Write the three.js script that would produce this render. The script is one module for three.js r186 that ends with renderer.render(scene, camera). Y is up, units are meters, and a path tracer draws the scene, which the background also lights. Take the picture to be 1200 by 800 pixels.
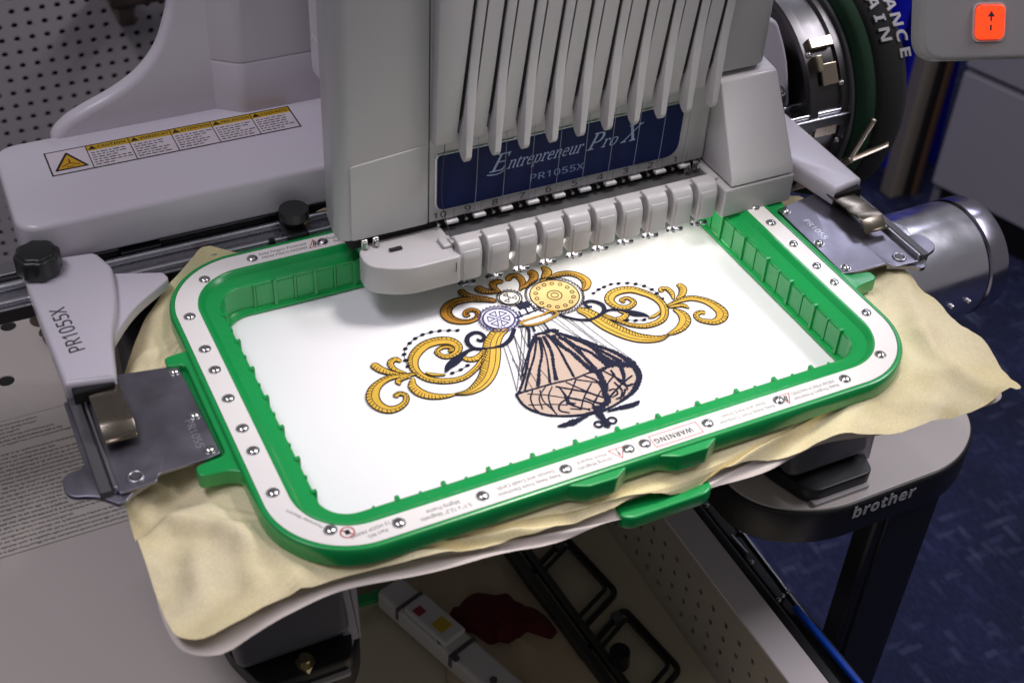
import * as THREE from 'three';
import { RoundedBoxGeometry } from 'three/addons/geometries/RoundedBoxGeometry.js';
import { TextGeometry } from 'three/addons/geometries/TextGeometry.js';
import { FontLoader } from 'three/addons/loaders/FontLoader.js';
import { mergeGeometries, mergeVertices, toCreasedNormals } from 'three/addons/utils/BufferGeometryUtils.js';
import { RectAreaLightUniformsLib } from 'three/addons/lights/RectAreaLightUniformsLib.js';
import { Brush, Evaluator, SUBTRACTION } from 'three-bvh-csg';

// ---------- camera, light, exposure (lengths below are millimetres from the centre of the hoop's top face) ----------
const scene = new THREE.Scene();
const camera = new THREE.PerspectiveCamera(28.536, 1024 / 682, 0.02, 30);
camera.rotation.order = 'YXZ';
camera.position.set(-0.29903, 0.49086, 0.52928);
camera.rotation.set(-0.69877, -0.49238, 0.05991);
camera.focus = 0.86; camera.userData.fStop = 10;
scene.add(camera);
const renderer = new THREE.WebGLRenderer({ antialias: true });
renderer.toneMapping = THREE.LinearToneMapping;
renderer.toneMappingExposure = 1.17;
renderer.shadowMap.enabled = true;
RectAreaLightUniformsLib.init();
scene.background = new THREE.Color().setRGB(0.12, 0.115, 0.12);
function areaLight(name, color, intensity, w, h, at, to) {
  const l = new THREE.RectAreaLight(color, intensity, w, h); l.name = name;
  l.position.set(...at); l.lookAt(...to); scene.add(l); return l;
}
areaLight('overhead_light', 0xf5f0ff, 9.6, 1.2, 0.3, [-0.75, 1.75, 0.1], [-0.05, 0, 0]);
areaLight('overhead_light', 0xf8f4ff, 18, 1.3, 0.3, [1.65, 1.75, 0.2], [0.1, 0, 0]);
areaLight('overhead_light', 0xe6e8ff, 6, 1.2, 0.3, [1.9, 1.6, -1.5], [0.2, 0, 0]);  // extra unseen lamp, added for the highlight streak on the steel drum
// added unseen spotlight to brighten the white field, not a lamp of the machine
const work = new THREE.SpotLight(0xfffaf4, 0.7, 0, 0.42, 0.75, 2); work.name = 'field_fill_light';
work.position.set(0.13, 0.55, 0.02); work.target.position.set(0.015, -0.024, 0.015); work.shadow.radius = 3; work.castShadow = true;
scene.add(work, work.target);
areaLight('needle_lamp', 0xfffaf2, 11, 0.15, 0.012, [0.08, 0.0, -0.068], [0.09, -0.04, 0.06]);

// ---------- helpers ----------
const S = 0.001;
let seed = 7;
const rnd = () => { seed = (seed * 1664525 + 1013904223) >>> 0; return seed / 4294967296; };
const used = {};
function numbered(n) { const k = used[n] = (used[n] ?? -1) + 1; return k ? n + '_' + String(k).padStart(3, '0') : n; }
function tag(o, label, category, group) { o.userData.label = label; o.userData.category = category; if (group) o.userData.group = group; return o; }
function thing(name, label, category, base = [0, 0, 0], group) {
  const o = new THREE.Group(); o.name = numbered(name); o.position.set(base[0] * S, base[1] * S, base[2] * S); o.base = base;
  scene.add(o); return tag(o, label, category, group);
}
const baseOf = (o) => { while (o && !o.base) o = o.parent; return o ? o.base : [0, 0, 0]; };
// planar texture coordinates in metres, by the main direction of each face
function planar(g) {
  if (g.index) g = g.toNonIndexed();
  const p = g.attributes.position, n = g.attributes.normal, uv = new Float32Array(p.count * 2);
  for (let i = 0; i < p.count; i += 3) {
    let x = 0, y = 0, z = 0;
    for (let k = 0; k < 3; k++) { x += Math.abs(n.getX(i + k)); y += Math.abs(n.getY(i + k)); z += Math.abs(n.getZ(i + k)); }
    for (let k = 0; k < 3; k++) {
      const j = i + k, a = y >= x && y >= z ? [p.getX(j), -p.getZ(j)] : x >= z ? [p.getZ(j), p.getY(j)] : [p.getX(j), p.getY(j)];
      uv[j * 2] = a[0]; uv[j * 2 + 1] = a[1];
    }
  }
  g.setAttribute('uv', new THREE.BufferAttribute(uv, 2)); return g;
}
// a mesh from geometry in millimetres of the whole place; becomes a child of a thing or a part
function part(parent, name, geo, mat, opts = {}) {
  const b = baseOf(parent);
  let g = Array.isArray(geo) ? mergeGeometries(geo.map((k) => strip(k, opts.uv))) : geo;
  g = g.clone(); g.translate(-b[0], -b[1], -b[2]); g.scale(S, S, S);
  if (!opts.uv) g = planar(g);
  const m = new THREE.Mesh(g, mat); m.name = parent === scene ? numbered(name) : name; m.castShadow = m.receiveShadow = true;
  parent.add(m); return m;
}
function strip(g, keepUv) {
  g = g.index ? g.toNonIndexed() : g.clone();
  for (const k of Object.keys(g.attributes)) if (!['position', 'normal', ...(keepUv ? ['uv'] : [])].includes(k)) g.deleteAttribute(k);
  return g;
}
// many alike pieces sharing one geometry (already in metres) and material
function pieces(parent, name, g, mat, places) {
  const b = baseOf(parent);
  for (const [x, y, z, ry = 0, rz = 0] of places) {
    const m = new THREE.Mesh(g, mat); m.name = name; m.position.set((x - b[0]) * S, (y - b[1]) * S, (z - b[2]) * S); m.rotation.set(0, ry, rz);
    m.castShadow = m.receiveShadow = true; parent.add(m);
  }
}
const metres = (g) => { g = g.clone(); g.scale(S, S, S); return planar(g); };
const box = (x0, x1, y0, y1, z0, z1, r = 1, seg = 3) => { const g = new RoundedBoxGeometry(x1 - x0, y1 - y0, z1 - z0, seg, Math.min(r, (x1 - x0) / 2.01, (y1 - y0) / 2.01, (z1 - z0) / 2.01)); g.translate((x0 + x1) / 2, (y0 + y1) / 2, (z0 + z1) / 2); return g; };
const cyl = (x, y, z, r0, r1, h, seg = 32) => { const g = new THREE.CylinderGeometry(r1, r0, h, seg); g.translate(x, y + h / 2, z); return g; };
function tube(points, r, seg = 60, rad = 8, closed = false) { return new THREE.TubeGeometry(new THREE.CatmullRomCurve3(points.map((p) => new THREE.Vector3(...p)), closed, 'centripetal'), seg, r, rad, closed); }
function bar(a, b, w, h) { // a straight square bar between two points
  const A = new THREE.Vector3(...a), B = new THREE.Vector3(...b), d = B.clone().sub(A), g = new RoundedBoxGeometry(w, h, d.length() + w, 2, Math.min(w, h) * 0.3);
  const m = new THREE.Matrix4().lookAt(A, B, new THREE.Vector3(0, 1, 0)); g.applyMatrix4(m); const c = A.add(B).multiplyScalar(0.5); g.translate(c.x, c.y, c.z); return g;
}
// outline in plan (x, z), from y0 up to y1, edges rounded by r
function slab(pts, y0, y1, r = 1, holes = [], seg = 3) {
  const s = pts instanceof THREE.Shape ? pts : poly(pts); for (const h of holes) s.holes.push(h);
  const g = new THREE.ExtrudeGeometry(s, { depth: Math.max(0.01, y1 - y0 - 2 * r), bevelEnabled: r > 0, bevelThickness: r, bevelSize: r, bevelOffset: -r, bevelSegments: seg, curveSegments: 16 });
  g.rotateX(Math.PI / 2); g.translate(0, y1 - r, 0); return toCreasedNormals(g, 0.7);
}
const poly = (pts) => new THREE.Shape(pts.map((p) => new THREE.Vector2(p[0], p[1])));
function roundPoly(pts, r) { // polygon with rounded corners; each point may bring its own radius
  const s = new THREE.Shape(), n = pts.length;
  pts.forEach((p, i) => {
    const a = pts[(i + n - 1) % n], b = pts[(i + 1) % n], R = p[2] ?? r;
    const toA = Math.hypot(a[0] - p[0], a[1] - p[1]), toB = Math.hypot(b[0] - p[0], b[1] - p[1]), k = Math.min(R, toA * 0.49, toB * 0.49);
    const p1 = [p[0] + (a[0] - p[0]) / toA * k, p[1] + (a[1] - p[1]) / toA * k], p2 = [p[0] + (b[0] - p[0]) / toB * k, p[1] + (b[1] - p[1]) / toB * k];
    i ? s.lineTo(...p1) : s.moveTo(...p1); s.quadraticCurveTo(p[0], p[1], ...p2);
  });
  s.closePath(); return s;
}
// profile (x, y) drawn from the front, from z0 to z1
function front(s, z0, z1, r = 1, seg = 3) {
  const g = new THREE.ExtrudeGeometry(s instanceof THREE.Shape ? s : poly(s), { depth: Math.max(0.01, z1 - z0 - 2 * r), bevelEnabled: r > 0, bevelThickness: r, bevelSize: r, bevelOffset: -r, bevelSegments: seg, curveSegments: 24 });
  g.translate(0, 0, z0 + r); return toCreasedNormals(g, 0.7);
}
// profile (z, y) drawn from the side, from x0 to x1
function side(s, x0, x1, r = 1, seg = 3) { const g = front(s, x0, x1, r, seg); g.applyMatrix4(new THREE.Matrix4().set(0, 0, 1, 0, 0, 1, 0, 0, 1, 0, 0, 0, 0, 0, 0, 1)); const p = g.index; // mirrored: turn the faces round
  const flip = g.toNonIndexed ? (g.index ? g.toNonIndexed() : g) : g; for (const k of Object.keys(flip.attributes)) { const a = flip.attributes[k]; for (let i = 0; i < a.count; i += 3) for (let c = 0; c < a.itemSize; c++) { const t = a.array[(i + 1) * a.itemSize + c]; a.array[(i + 1) * a.itemSize + c] = a.array[(i + 2) * a.itemSize + c]; a.array[(i + 2) * a.itemSize + c] = t; } } return flip; }
const fontBold = await new FontLoader().loadAsync('fonts/droid/droid_sans_bold.typeface.json');
const fontSans = await new FontLoader().loadAsync('fonts/droid/droid_sans_regular.typeface.json');
// raised lettering: size and thickness in mm; drawn in x-y, centred on its width
function letters(text, font, size, stretch = 1, depth = 0.15) {
  const g = new TextGeometry(text, { font, size, depth, curveSegments: 4, bevelEnabled: false }); g.computeBoundingBox();
  g.translate(-(g.boundingBox.max.x + g.boundingBox.min.x) / 2, 0, 0); g.scale(stretch, 1, 1); return g;
}
// ---------- textures ----------
function canvas(w, h, draw) {
  const c = document.createElement('canvas'); c.width = w; c.height = h; draw(c.getContext('2d'), w, h);
  const t = new THREE.CanvasTexture(c); t.colorSpace = THREE.SRGBColorSpace; t.anisotropy = 8; return t;
}
function dataTex(n, f, rep) { // grey tile, f(u, v) in 0..1
  const d = new Uint8Array(n * n * 4);
  for (let j = 0; j < n; j++) for (let i = 0; i < n; i++) { const v = Math.max(0, Math.min(255, f(i / n, j / n, i, j) * 255)), k = (j * n + i) * 4; d[k] = d[k + 1] = d[k + 2] = v; d[k + 3] = 255; }
  const t = new THREE.DataTexture(d, n, n); t.wrapS = t.wrapT = THREE.RepeatWrapping; t.magFilter = THREE.LinearFilter; t.minFilter = THREE.LinearMipmapLinearFilter; t.generateMipmaps = true; t.repeat.set(rep, rep); t.needsUpdate = true; return t;
}
const hash = (x, y) => { const s = Math.sin(x * 127.1 + y * 311.7) * 43758.5453; return s - Math.floor(s); };
function tiled(u, v, f) { // value noise that repeats after f cells
  const x = u * f, y = v * f, i = Math.floor(x), j = Math.floor(y), a = x - i, b = y - j, s = a * a * (3 - 2 * a), t = b * b * (3 - 2 * b), h = (p, q) => hash(((p % f) + f) % f + f, ((q % f) + f) % f);
  return (h(i, j) * (1 - s) + h(i + 1, j) * s) * (1 - t) + (h(i, j + 1) * (1 - s) + h(i + 1, j + 1) * s) * t;
}
const fbm = (u, v, f) => tiled(u, v, f) * 0.5 + tiled(u, v, f * 2) * 0.25 + tiled(u, v, f * 4) * 0.15 + tiled(u, v, f * 8) * 0.1;
const grainTex = dataTex(256, (u, v, i, j) => 0.5 + 0.5 * (hash(i, j) - 0.5) * 0.6 + 0.3 * (tiled(u, v, 64) - 0.5), 25);
const smudgeTex = dataTex(256, (u, v) => 0.82 + 0.3 * (fbm(u, v, 6) - 0.5), 5);
const smudgeTex2 = dataTex(256, (u, v) => 0.72 + 0.7 * (fbm(u, v, 5) - 0.5), 9);
const brushTex = dataTex(256, (u, v, i, j) => 0.5 + 0.5 * (hash(3, j) - 0.5) + 0.15 * (tiled(u, v, 32) - 0.5), 14);
const weaveTex = dataTex(256, (u, v) => 0.5 + 0.25 * (Math.sin(u * Math.PI * 2 * 48) * Math.sin(v * Math.PI * 2 * 48)) + 0.3 * (tiled(u, v, 64) - 0.5), 22);
const satinTex = dataTex(128, (u, v, i, j) => 0.5 + 0.35 * Math.sin((u + 0.12 * v) * Math.PI * 2 * 16) + 0.25 * (hash(i, 1) - 0.5), 130);
const creamTex = canvas(512, 512, (c, w, h) => { // mottled cream: yellow lit patches and whitish folds put into the colour
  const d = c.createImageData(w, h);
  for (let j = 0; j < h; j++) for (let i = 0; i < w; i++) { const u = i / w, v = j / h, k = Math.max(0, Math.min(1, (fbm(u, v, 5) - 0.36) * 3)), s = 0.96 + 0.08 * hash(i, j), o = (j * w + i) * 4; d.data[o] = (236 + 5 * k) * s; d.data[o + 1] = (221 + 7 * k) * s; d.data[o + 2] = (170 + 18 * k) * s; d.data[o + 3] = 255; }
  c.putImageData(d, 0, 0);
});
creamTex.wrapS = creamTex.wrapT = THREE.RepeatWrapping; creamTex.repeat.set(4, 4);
const rgb = (r, g, b) => new THREE.Color().setRGB(r, g, b);
const std = (c, rough, extra = {}) => new THREE.MeshStandardMaterial({ color: c, roughness: rough, ...extra });
const plastic = (c, rough = 0.42, extra = {}) => new THREE.MeshPhysicalMaterial({ color: c, roughness: rough, roughnessMap: smudgeTex, bumpMap: grainTex, bumpScale: 0.00002, ...extra });
const metal = (c, rough, extra = {}) => std(c, rough, { metalness: 1, roughnessMap: smudgeTex2, ...extra });
const M = {
  white: plastic(rgb(0.63, 0.59, 0.64), 0.3), head: plastic(rgb(0.43, 0.41, 0.42), 0.4), grey: plastic(rgb(0.42, 0.4, 0.39), 0.5), darkGrey: plastic(rgb(0.09, 0.088, 0.092), 0.5), foot: plastic(rgb(0.1, 0.098, 0.105), 0.45),
  black: plastic(rgb(0.012, 0.012, 0.013), 0.45), knob: plastic(rgb(0.02, 0.022, 0.02), 0.4), table: plastic(rgb(0.6, 0.545, 0.5), 0.48), slot: std(rgb(0.01, 0.01, 0.01), 0.9),
  green: new THREE.MeshPhysicalMaterial({ color: rgb(0.006, 0.34, 0.075), roughness: 0.32, roughnessMap: smudgeTex, bumpMap: grainTex, bumpScale: 0.00002, clearcoat: 0.35, clearcoatRoughness: 0.25 }),
  steel: metal(rgb(0.5, 0.49, 0.52), 0.42, { bumpMap: brushTex, bumpScale: 0.000006 }), plate: metal(rgb(0.3, 0.29, 0.34), 0.5, { bumpMap: brushTex, bumpScale: 0.000004 }), chrome: metal(rgb(0.66, 0.65, 0.65), 0.26), polished: metal(rgb(0.86, 0.86, 0.93), 0.3),
  bronze: metal(rgb(0.3, 0.26, 0.21), 0.34), rail: metal(rgb(0.42, 0.41, 0.44), 0.4), brass: metal(rgb(0.5, 0.42, 0.28), 0.3),
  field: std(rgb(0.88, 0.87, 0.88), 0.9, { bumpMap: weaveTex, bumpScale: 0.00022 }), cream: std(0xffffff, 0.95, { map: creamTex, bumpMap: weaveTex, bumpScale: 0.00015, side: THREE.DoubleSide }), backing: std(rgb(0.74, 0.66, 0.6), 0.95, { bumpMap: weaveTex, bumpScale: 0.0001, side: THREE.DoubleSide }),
  ink: std(rgb(0.03, 0.028, 0.03), 0.7), silverInk: std(rgb(0.45, 0.46, 0.52), 0.4, { metalness: 0.5 }), navy: plastic(rgb(0.004, 0.013, 0.075), 0.35),
};
// ---------- the floor and what stands behind ----------
const carpetTex = canvas(2048, 2048, (c, w, h) => {
  c.fillStyle = '#2e3666'; c.fillRect(0, 0, w, h);
  for (let i = 0; i < 26000; i++) { c.fillStyle = ['#222a58', '#3a437c', '#29305c', '#464e80'][Math.floor(rnd() * 4)]; c.globalAlpha = 0.5; c.fillRect(rnd() * w, rnd() * h, 6, 18 + rnd() * 10); }
  c.globalAlpha = 0.42;
  for (let i = 0; i < 60; i++) { const gr = c.createRadialGradient(0, 0, 0, 0, 0, 160 + rnd() * 200); gr.addColorStop(0, rnd() < 0.5 ? 'rgba(60,70,120,0.16)' : 'rgba(8,10,24,0.2)'); gr.addColorStop(1, 'rgba(0,0,0,0)'); c.save(); c.globalAlpha = 1; c.translate(rnd() * w, rnd() * h); c.fillStyle = gr; c.fillRect(-400, -400, 800, 800); c.restore(); }
  for (let i = 0; i < 620; i++) { c.fillStyle = ['#7d83ac', '#666d9c', '#9095b4', '#596090'][Math.floor(rnd() * 4)]; const up = rnd() < 0.6; const x = Math.floor(rnd() * 64) * 32, y = Math.floor(rnd() * 64) * 32; for (let k = 0; k < 4; k++) c.fillRect(x + (up ? k * 6 : 0), y + (up ? 0 : k * 6), up ? 4 : 40 + rnd() * 50, up ? 40 + rnd() * 50 : 4); }
});
carpetTex.wrapS = carpetTex.wrapT = THREE.RepeatWrapping; carpetTex.repeat.set(1.3, 1.3);
const FLOOR = -850;
{
  const g = new THREE.PlaneGeometry(9000, 9000); g.rotateX(-Math.PI / 2); g.translate(0, FLOOR, 0);
  const f = part(scene, 'floor', g, std(0xffffff, 0.95, { map: carpetTex, bumpMap: dataTex(256, (u, v, i, j) => hash(i, j), 9), bumpScale: 0.004 })); f.userData.kind = 'structure';
}
{ // perforated metal panel
  const t = thing('pegboard_wall', 'grey perforated metal board standing behind the machine, full of round holes', 'pegboard', [0, FLOOR, -1003]);
  const s = poly([[-480, FLOOR], [260, FLOOR], [260, 60], [-480, 60]]);
  for (let i = 0; i < 30; i++) for (let j = 0; j < 27; j++) {
    const x = -300 + i * 17.3, y = -175 - j * 17.3; if (x > 210) continue;
    const h = new THREE.Path(); h.absellipse(x, y, 3.9, 3.9, 0, Math.PI * 2); s.holes.push(h);
  }
  const g = new THREE.ExtrudeGeometry(s, { depth: 3, bevelEnabled: false, curveSegments: 4 }); g.translate(0, 0, -1003);
  part(t, 'sheet', g, metal(rgb(0.42, 0.39, 0.39), 0.6, { metalness: 0.1 }));
  part(t, 'backing_board', box(-480, 260, FLOOR, 60, -1040, -1030), M.slot);
  for (const x of [-480, 254]) part(t, 'post', box(x, x + 8, FLOOR, 62, -1022, -1004), M.rail);
}
{
  const t = thing('metal_bracket', 'brown metal bracket sticking out at the top edge of the perforated panel', 'bracket', [-60, -150, -960]);
  part(t, 'arm', [bar([-44, -226, -960], [120, -222, -960], 30, 22), box(-50, -30, -262, -215, -1000, -950, 4)], metal(rgb(0.26, 0.2, 0.14), 0.5));
}
{ // drawers on the right
  const A = [1292, -915], a = Math.atan2(230, 70), u = [Math.cos(a), Math.sin(a)];
  const t = thing('drawer_cabinet', 'pale grey drawer cabinet standing on the carpet at the right behind the screen', 'cabinet', [A[0], FLOOR, A[1]]);
  t.rotation.y = -a; t.base = [0, FLOOR, 0];
  const cm = plastic(rgb(0.5, 0.48, 0.52), 0.5);
  part(t, 'body', box(0, 640, FLOOR, -100, -460, -20, 4), plastic(rgb(0.3, 0.29, 0.33), 0.5));
  const tops = [-100, -330, -560, -790];
  for (let k = 0; k < 3; k++) {
    const d = part(t, 'drawer', box(4, 636, tops[k + 1] + 5, tops[k] - 5, -22, 0, 4), cm);
    part(d, 'handle', [tube([[230, tops[k] - 66, 0], [236, tops[k] - 76, 26], [320, tops[k] - 82, 30], [404, tops[k] - 76, 26], [410, tops[k] - 66, 0]], 7, 40)], plastic(rgb(0.22, 0.21, 0.24), 0.5));
  }
  part(t, 'plinth', box(20, 620, FLOOR + 1, FLOOR + 58, -430, -12, 1), M.black);
}
{
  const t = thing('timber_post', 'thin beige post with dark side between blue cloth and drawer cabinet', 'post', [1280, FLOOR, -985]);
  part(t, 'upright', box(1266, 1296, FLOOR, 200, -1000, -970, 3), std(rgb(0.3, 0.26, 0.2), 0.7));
  part(t, 'dark_strip', box(1298, 1311, FLOOR, 200, -1000, -966, 2), std(rgb(0.02, 0.018, 0.016), 0.8));  // near-black strip beside the beige upright
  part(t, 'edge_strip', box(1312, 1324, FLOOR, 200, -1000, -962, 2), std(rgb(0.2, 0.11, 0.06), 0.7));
}
{ // bright blue cloth hanging behind the cap
  const n = 60, m = 24, g = new THREE.PlaneGeometry(1, 1, n, m), p = g.attributes.position;
  for (let i = 0; i < p.count; i++) { const u = p.getX(i) + 0.5, v = p.getY(i) + 0.5; p.setXYZ(i, 1150 + u * 280, FLOOR + 4 + v * 1000, -1065 + 22 * Math.sin(u * 34) + 14 * Math.sin(u * 61 + v * 2) + 8 * Math.sin(v * 5 + u * 9)); }
  g.computeVertexNormals();
  tag(part(scene, 'blue_cloth', g, std(rgb(0.012, 0.024, 0.8), 0.75, { side: THREE.DoubleSide, bumpMap: weaveTex, bumpScale: 0.0002 })), 'vivid blue cloth hanging in folds behind the black cap', 'cloth');
}

// ---------- the stand: table top in the shape of a U ----------
const TY = -150;
const stand = thing('machine_stand', 'white topped machine stand with black edge and black leg, under the embroidery machine', 'stand', [0, FLOOR, 0]);
{
  const U = [[-390, -330, 20], [330, -330, 20], [330, 62, 60], [290, 92, 30], [174, 93, 34], [131, 66, 34], [129, -70, 20], [-135, -70, 20], [-135, 62, 45], [-175, 94, 60], [-390, 94, 10]];
  const top = part(stand, 'table_top', slab(roundPoly(U, 20), TY - 5, TY, 0.8, [[-272, -303], [-284, -243]].map(([x, z]) => { const h = new THREE.Path(); h.absellipse(x, z, 5.5, 5.5, 0, Math.PI * 2); return h; })), M.table);
  void top;
  part(stand, 'edge_band', slab(roundPoly(U.map(([x, z, r]) => [x > 300 ? x + 2 : x < -300 ? x - 2 : x + (x > 0 ? (x < 140 ? -2 : 0) : (x > -140 ? 2 : 0)), z > 0 ? z + 2 : z, r]), 20), TY - 32, TY - 1.2, 3), M.black);
  part(stand, 'leg', [box(242, 300, FLOOR + 60, TY - 31, 60, 80, 4), box(250, 292, FLOOR + 60, TY - 31, 79, 82, 1.2)], M.black);
  part(stand, 'foot_bar', box(224, 292, FLOOR + 4, FLOOR + 62, -380, 160, 8), M.black);
  part(stand, 'cross_beam', box(-330, 330, -700, -640, -300, -250, 4), M.black);
  const logo = letters('brother', fontBold, 10.4, 1.0, 0.4); logo.translate(224, TY - 13.5, 95.6); part(stand, 'logo', logo, std(rgb(0.5, 0.5, 0.52), 0.4));
  part(stand, 'latch', [tube([[-250, -149, -287], [-252, -138, -269], [-248, -134, -265], [-241, -140, -258], [-239, -149, -258]], 2.2, 40), cyl(-248, -149.5, -301, 9, 8, 5, 24)], metal(rgb(0.16, 0.13, 0.1), 0.5));  // brown disc by the hook stands in for its oval shadow
  // the printed sheet on the left arm
  const sheetTex = canvas(1024, 1200, (c, w, h) => {
    c.fillStyle = '#ccc4bb'; c.fillRect(0, 0, w, h); c.fillStyle = '#35302c';
    let y = 40;
    for (let k = 0; y < h - 40; k++) {
      const short = k < 5 ? 0.35 + rnd() * 0.25 : rnd() < 0.15 ? 0.5 : 0.97; let x = 24, bold = rnd() < 0.1;
      while (x < w * short) { const len = 8 + rnd() * 34; c.globalAlpha = 0.75 + rnd() * 0.25; for (let q = x; q < x + len; q += 8) c.fillRect(q, y + (rnd() < 0.3 ? -3 : 0), 5, bold ? 18 : 13 + (rnd() < 0.2 ? 6 : 0)); x += len + 9; }
      y += k === 5 ? 90 : 38;
    }
    c.globalAlpha = 1; c.strokeStyle = '#3a3632'; c.lineWidth = 3; c.strokeRect(3, 3, w - 6, h - 6);
  });
  const g = new THREE.PlaneGeometry(118, 122); g.rotateX(-Math.PI / 2); g.translate(-269, TY + 0.25, -141);
  part(stand, 'printed_sheet', g, std(0xffffff, 0.5, { map: sheetTex }), { uv: true });
}

// ---------- the embroidery machine ----------
const machine = thing('embroidery_machine', 'white ten needle embroidery machine with blue name plate over the green hoop', 'embroidery machine', [0, TY, -200]);
{
  // base cover
  part(machine, 'base_cover', [slab(roundPoly([[-260, -150, 16], [285, -150, 22], [285, -250, 22], [-258, -246, 16]], 14), 4, 32, 3.4, [], 4)], M.white);
  part(machine, 'side_housing', front(roundPoly([[196, -30, 1], [289, -30, 2], [289, -14, 8], [275, 40, 20], [259, 72, 8], [196, 76, 2]], 3), -178, -150.5, 2.5), M.white);
  part(machine, 'base_housing', [box(-252, -224, -2, 12, -250, -153, 3), box(-240, 270, -100, -4, -256, -196, 4), box(-230, 250, -60, 5, -200, -166, 2)], M.black);
  for (const [x0, x1] of [[-250, -150], [160, 255]]) part(machine, 'base_side', box(x0, x1, TY, -60, -320, -190, 6), M.grey);
  // column: flares out towards the base
  const L = [[-222, 20], [-221, 33], [-212, 42], [-200, 48], [-180, 56], [-163, 66], [-150, 80], [-142, 97], [-137, 115], [-132, 160], [-130, 300]], R = L.map(([x, y]) => [24 - x, y]).reverse();
  const s = new THREE.Shape(); s.moveTo(...L[0]); s.splineThru(L.slice(1).map((p) => new THREE.Vector2(...p))); s.lineTo(...R[0]); s.splineThru(R.slice(1).map((p) => new THREE.Vector2(...p))); s.closePath();
  part(machine, 'column', front(s, -254, -241, 5, 5), M.white);
  const boxPlan = roundPoly([[-101, -229, 4], [128, -229, 4], [150, -262, 8], [-128, -250, 8]], 4);
  part(machine, 'column_box', [slab(boxPlan, 30, 68.6, 3), slab(boxPlan, 68, 300, 0.5)], M.white);
  part(machine, 'arm', box(-60, 130, 60, 300, -215, -100, 8), M.white);
  // caution label on the base cover
  const cautionTex = canvas(2048, 356, (c, w, h) => {
    c.fillStyle = '#cfc6cb'; c.fillRect(0, 0, w, h); c.fillStyle = '#c09a10'; c.fillRect(328, 0, w, 92);
    c.strokeStyle = '#1a1614'; c.lineWidth = 12; c.strokeRect(6, 6, w - 12, h - 12);
    c.fillStyle = '#c9960c'; c.beginPath(); c.moveTo(166, 60); c.lineTo(286, 290); c.lineTo(46, 290); c.closePath(); c.fill(); c.lineWidth = 20; c.lineJoin = 'round'; c.stroke();
    c.lineWidth = 10; c.beginPath(); c.moveTo(100, 250); c.lineTo(160, 210); c.lineTo(236, 250); c.moveTo(130, 262); c.lineTo(190, 262); c.moveTo(166, 150); c.lineTo(166, 215); c.stroke();
    ['CAUTION', 'VORSICHT', 'ATTENTION', 'PRECAUCION', 'CUIDADO'].forEach((t, i) => {
      const x = 328 + i * 343; c.lineWidth = 8; c.beginPath(); c.moveTo(x, 0); c.lineTo(x, h); c.stroke();
      c.fillStyle = '#1a1408'; c.beginPath(); c.moveTo(x + 46, 18); c.lineTo(x + 80, 76); c.lineTo(x + 12, 76); c.fill();
      c.font = 'bold 52px sans-serif'; c.fillText(t, x + 86, 68, 245);
      for (let r = 0; r < 6; r++) { let px = x + 22; const end = x + (r % 3 === 2 ? 170 + rnd() * 90 : 230 + rnd() * 80); while (px < end) { const l = 14 + rnd() * 40; c.fillRect(px, 122 + r * 36, l, 13); px += l + 12; } }
    });
  });
  const lab = new THREE.PlaneGeometry(158, 27.5); lab.rotateX(-Math.PI / 2); lab.translate(-151, 32.25, -213); part(machine, 'caution_label', lab, std(0xffffff, 0.42, { map: cautionTex }), { uv: true });
  // needle head: block with ten slots
  const ev = new Evaluator(); ev.attributes = ['position', 'normal']; ev.useGroups = false;
  const XN = (i) => -27.5 + 18.35 * i, lean = -0.103;
  part(machine, 'head_panel', slab(roundPoly([[-93, -78, 12], [160, -78, 3], [172, -112, 3], [-88, -112, 6]], 6), 24, 300, 2.5, [], 4), M.head);
  let block = new Brush(strip(front(poly([[-34, 82], [152, 82], [175, 300], [-30, 300]]), -77.9, -71, 1.2)));
  for (let i = 0; i < 10; i++) { // a slot behind each fin
    const x = -19 + 18.6 * i; const cut = new Brush(strip(front(poly([[x - 4.4, 60], [x + 4.7, 60], [x + 30.6, 310], [x + 21.2, 310]]), -80, -70, 0)));
    cut.updateMatrixWorld(); block.updateMatrixWorld(); block = ev.evaluate(block, cut, SUBTRACTION);
  }
  part(machine, 'head_block', toCreasedNormals(strip(block.geometry), 0.5), M.head);
  part(machine, 'head_side', slab(roundPoly([[152, -77.6, 2], [193, -77.6, 8], [199, -84, 8], [199, -112, 3], [152, -112, 3]], 3), 86, 300, 2), M.head);
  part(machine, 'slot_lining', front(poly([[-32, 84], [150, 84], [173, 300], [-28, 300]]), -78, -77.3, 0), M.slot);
  for (let i = 0; i < 10; i++) {
    const x = -19 + 18.6 * i;
    const prof = roundPoly([[-77, 98, 1], [-70, 75, 3], [-65.5, 71, 2.5], [-63, 74, 3], [-65, 92, 20], [-69.4, 125, 30], [-70.4, 300, 1], [-77, 300, 1]], 2);
    const f = side(prof, -3.1, 3.1, 0.7, 3), p = f.attributes.position;
    for (let k = 0; k < p.count; k++) { // the tip narrows towards its right edge
      const y = p.getY(k), low = Math.max(0, Math.min(1, (112 - y) / 40)), out = Math.max(0, Math.min(1, (p.getZ(k) + 74) / 9)), l = p.getX(k);
      p.setX(k, (l < 0 ? l * (1 - 0.75 * low * out) + 0.4 * (1 - low) : l) + 1.0 + x - lean * (y - 70));
    }
    f.computeVertexNormals(); part(machine, 'thread_guide', toCreasedNormals(f, 0.5), M.head);
    const s0 = x - lean * 30, s1 = x - lean * 230; // black strips put in for the deep slot's shade beside the fin, left wider
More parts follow.
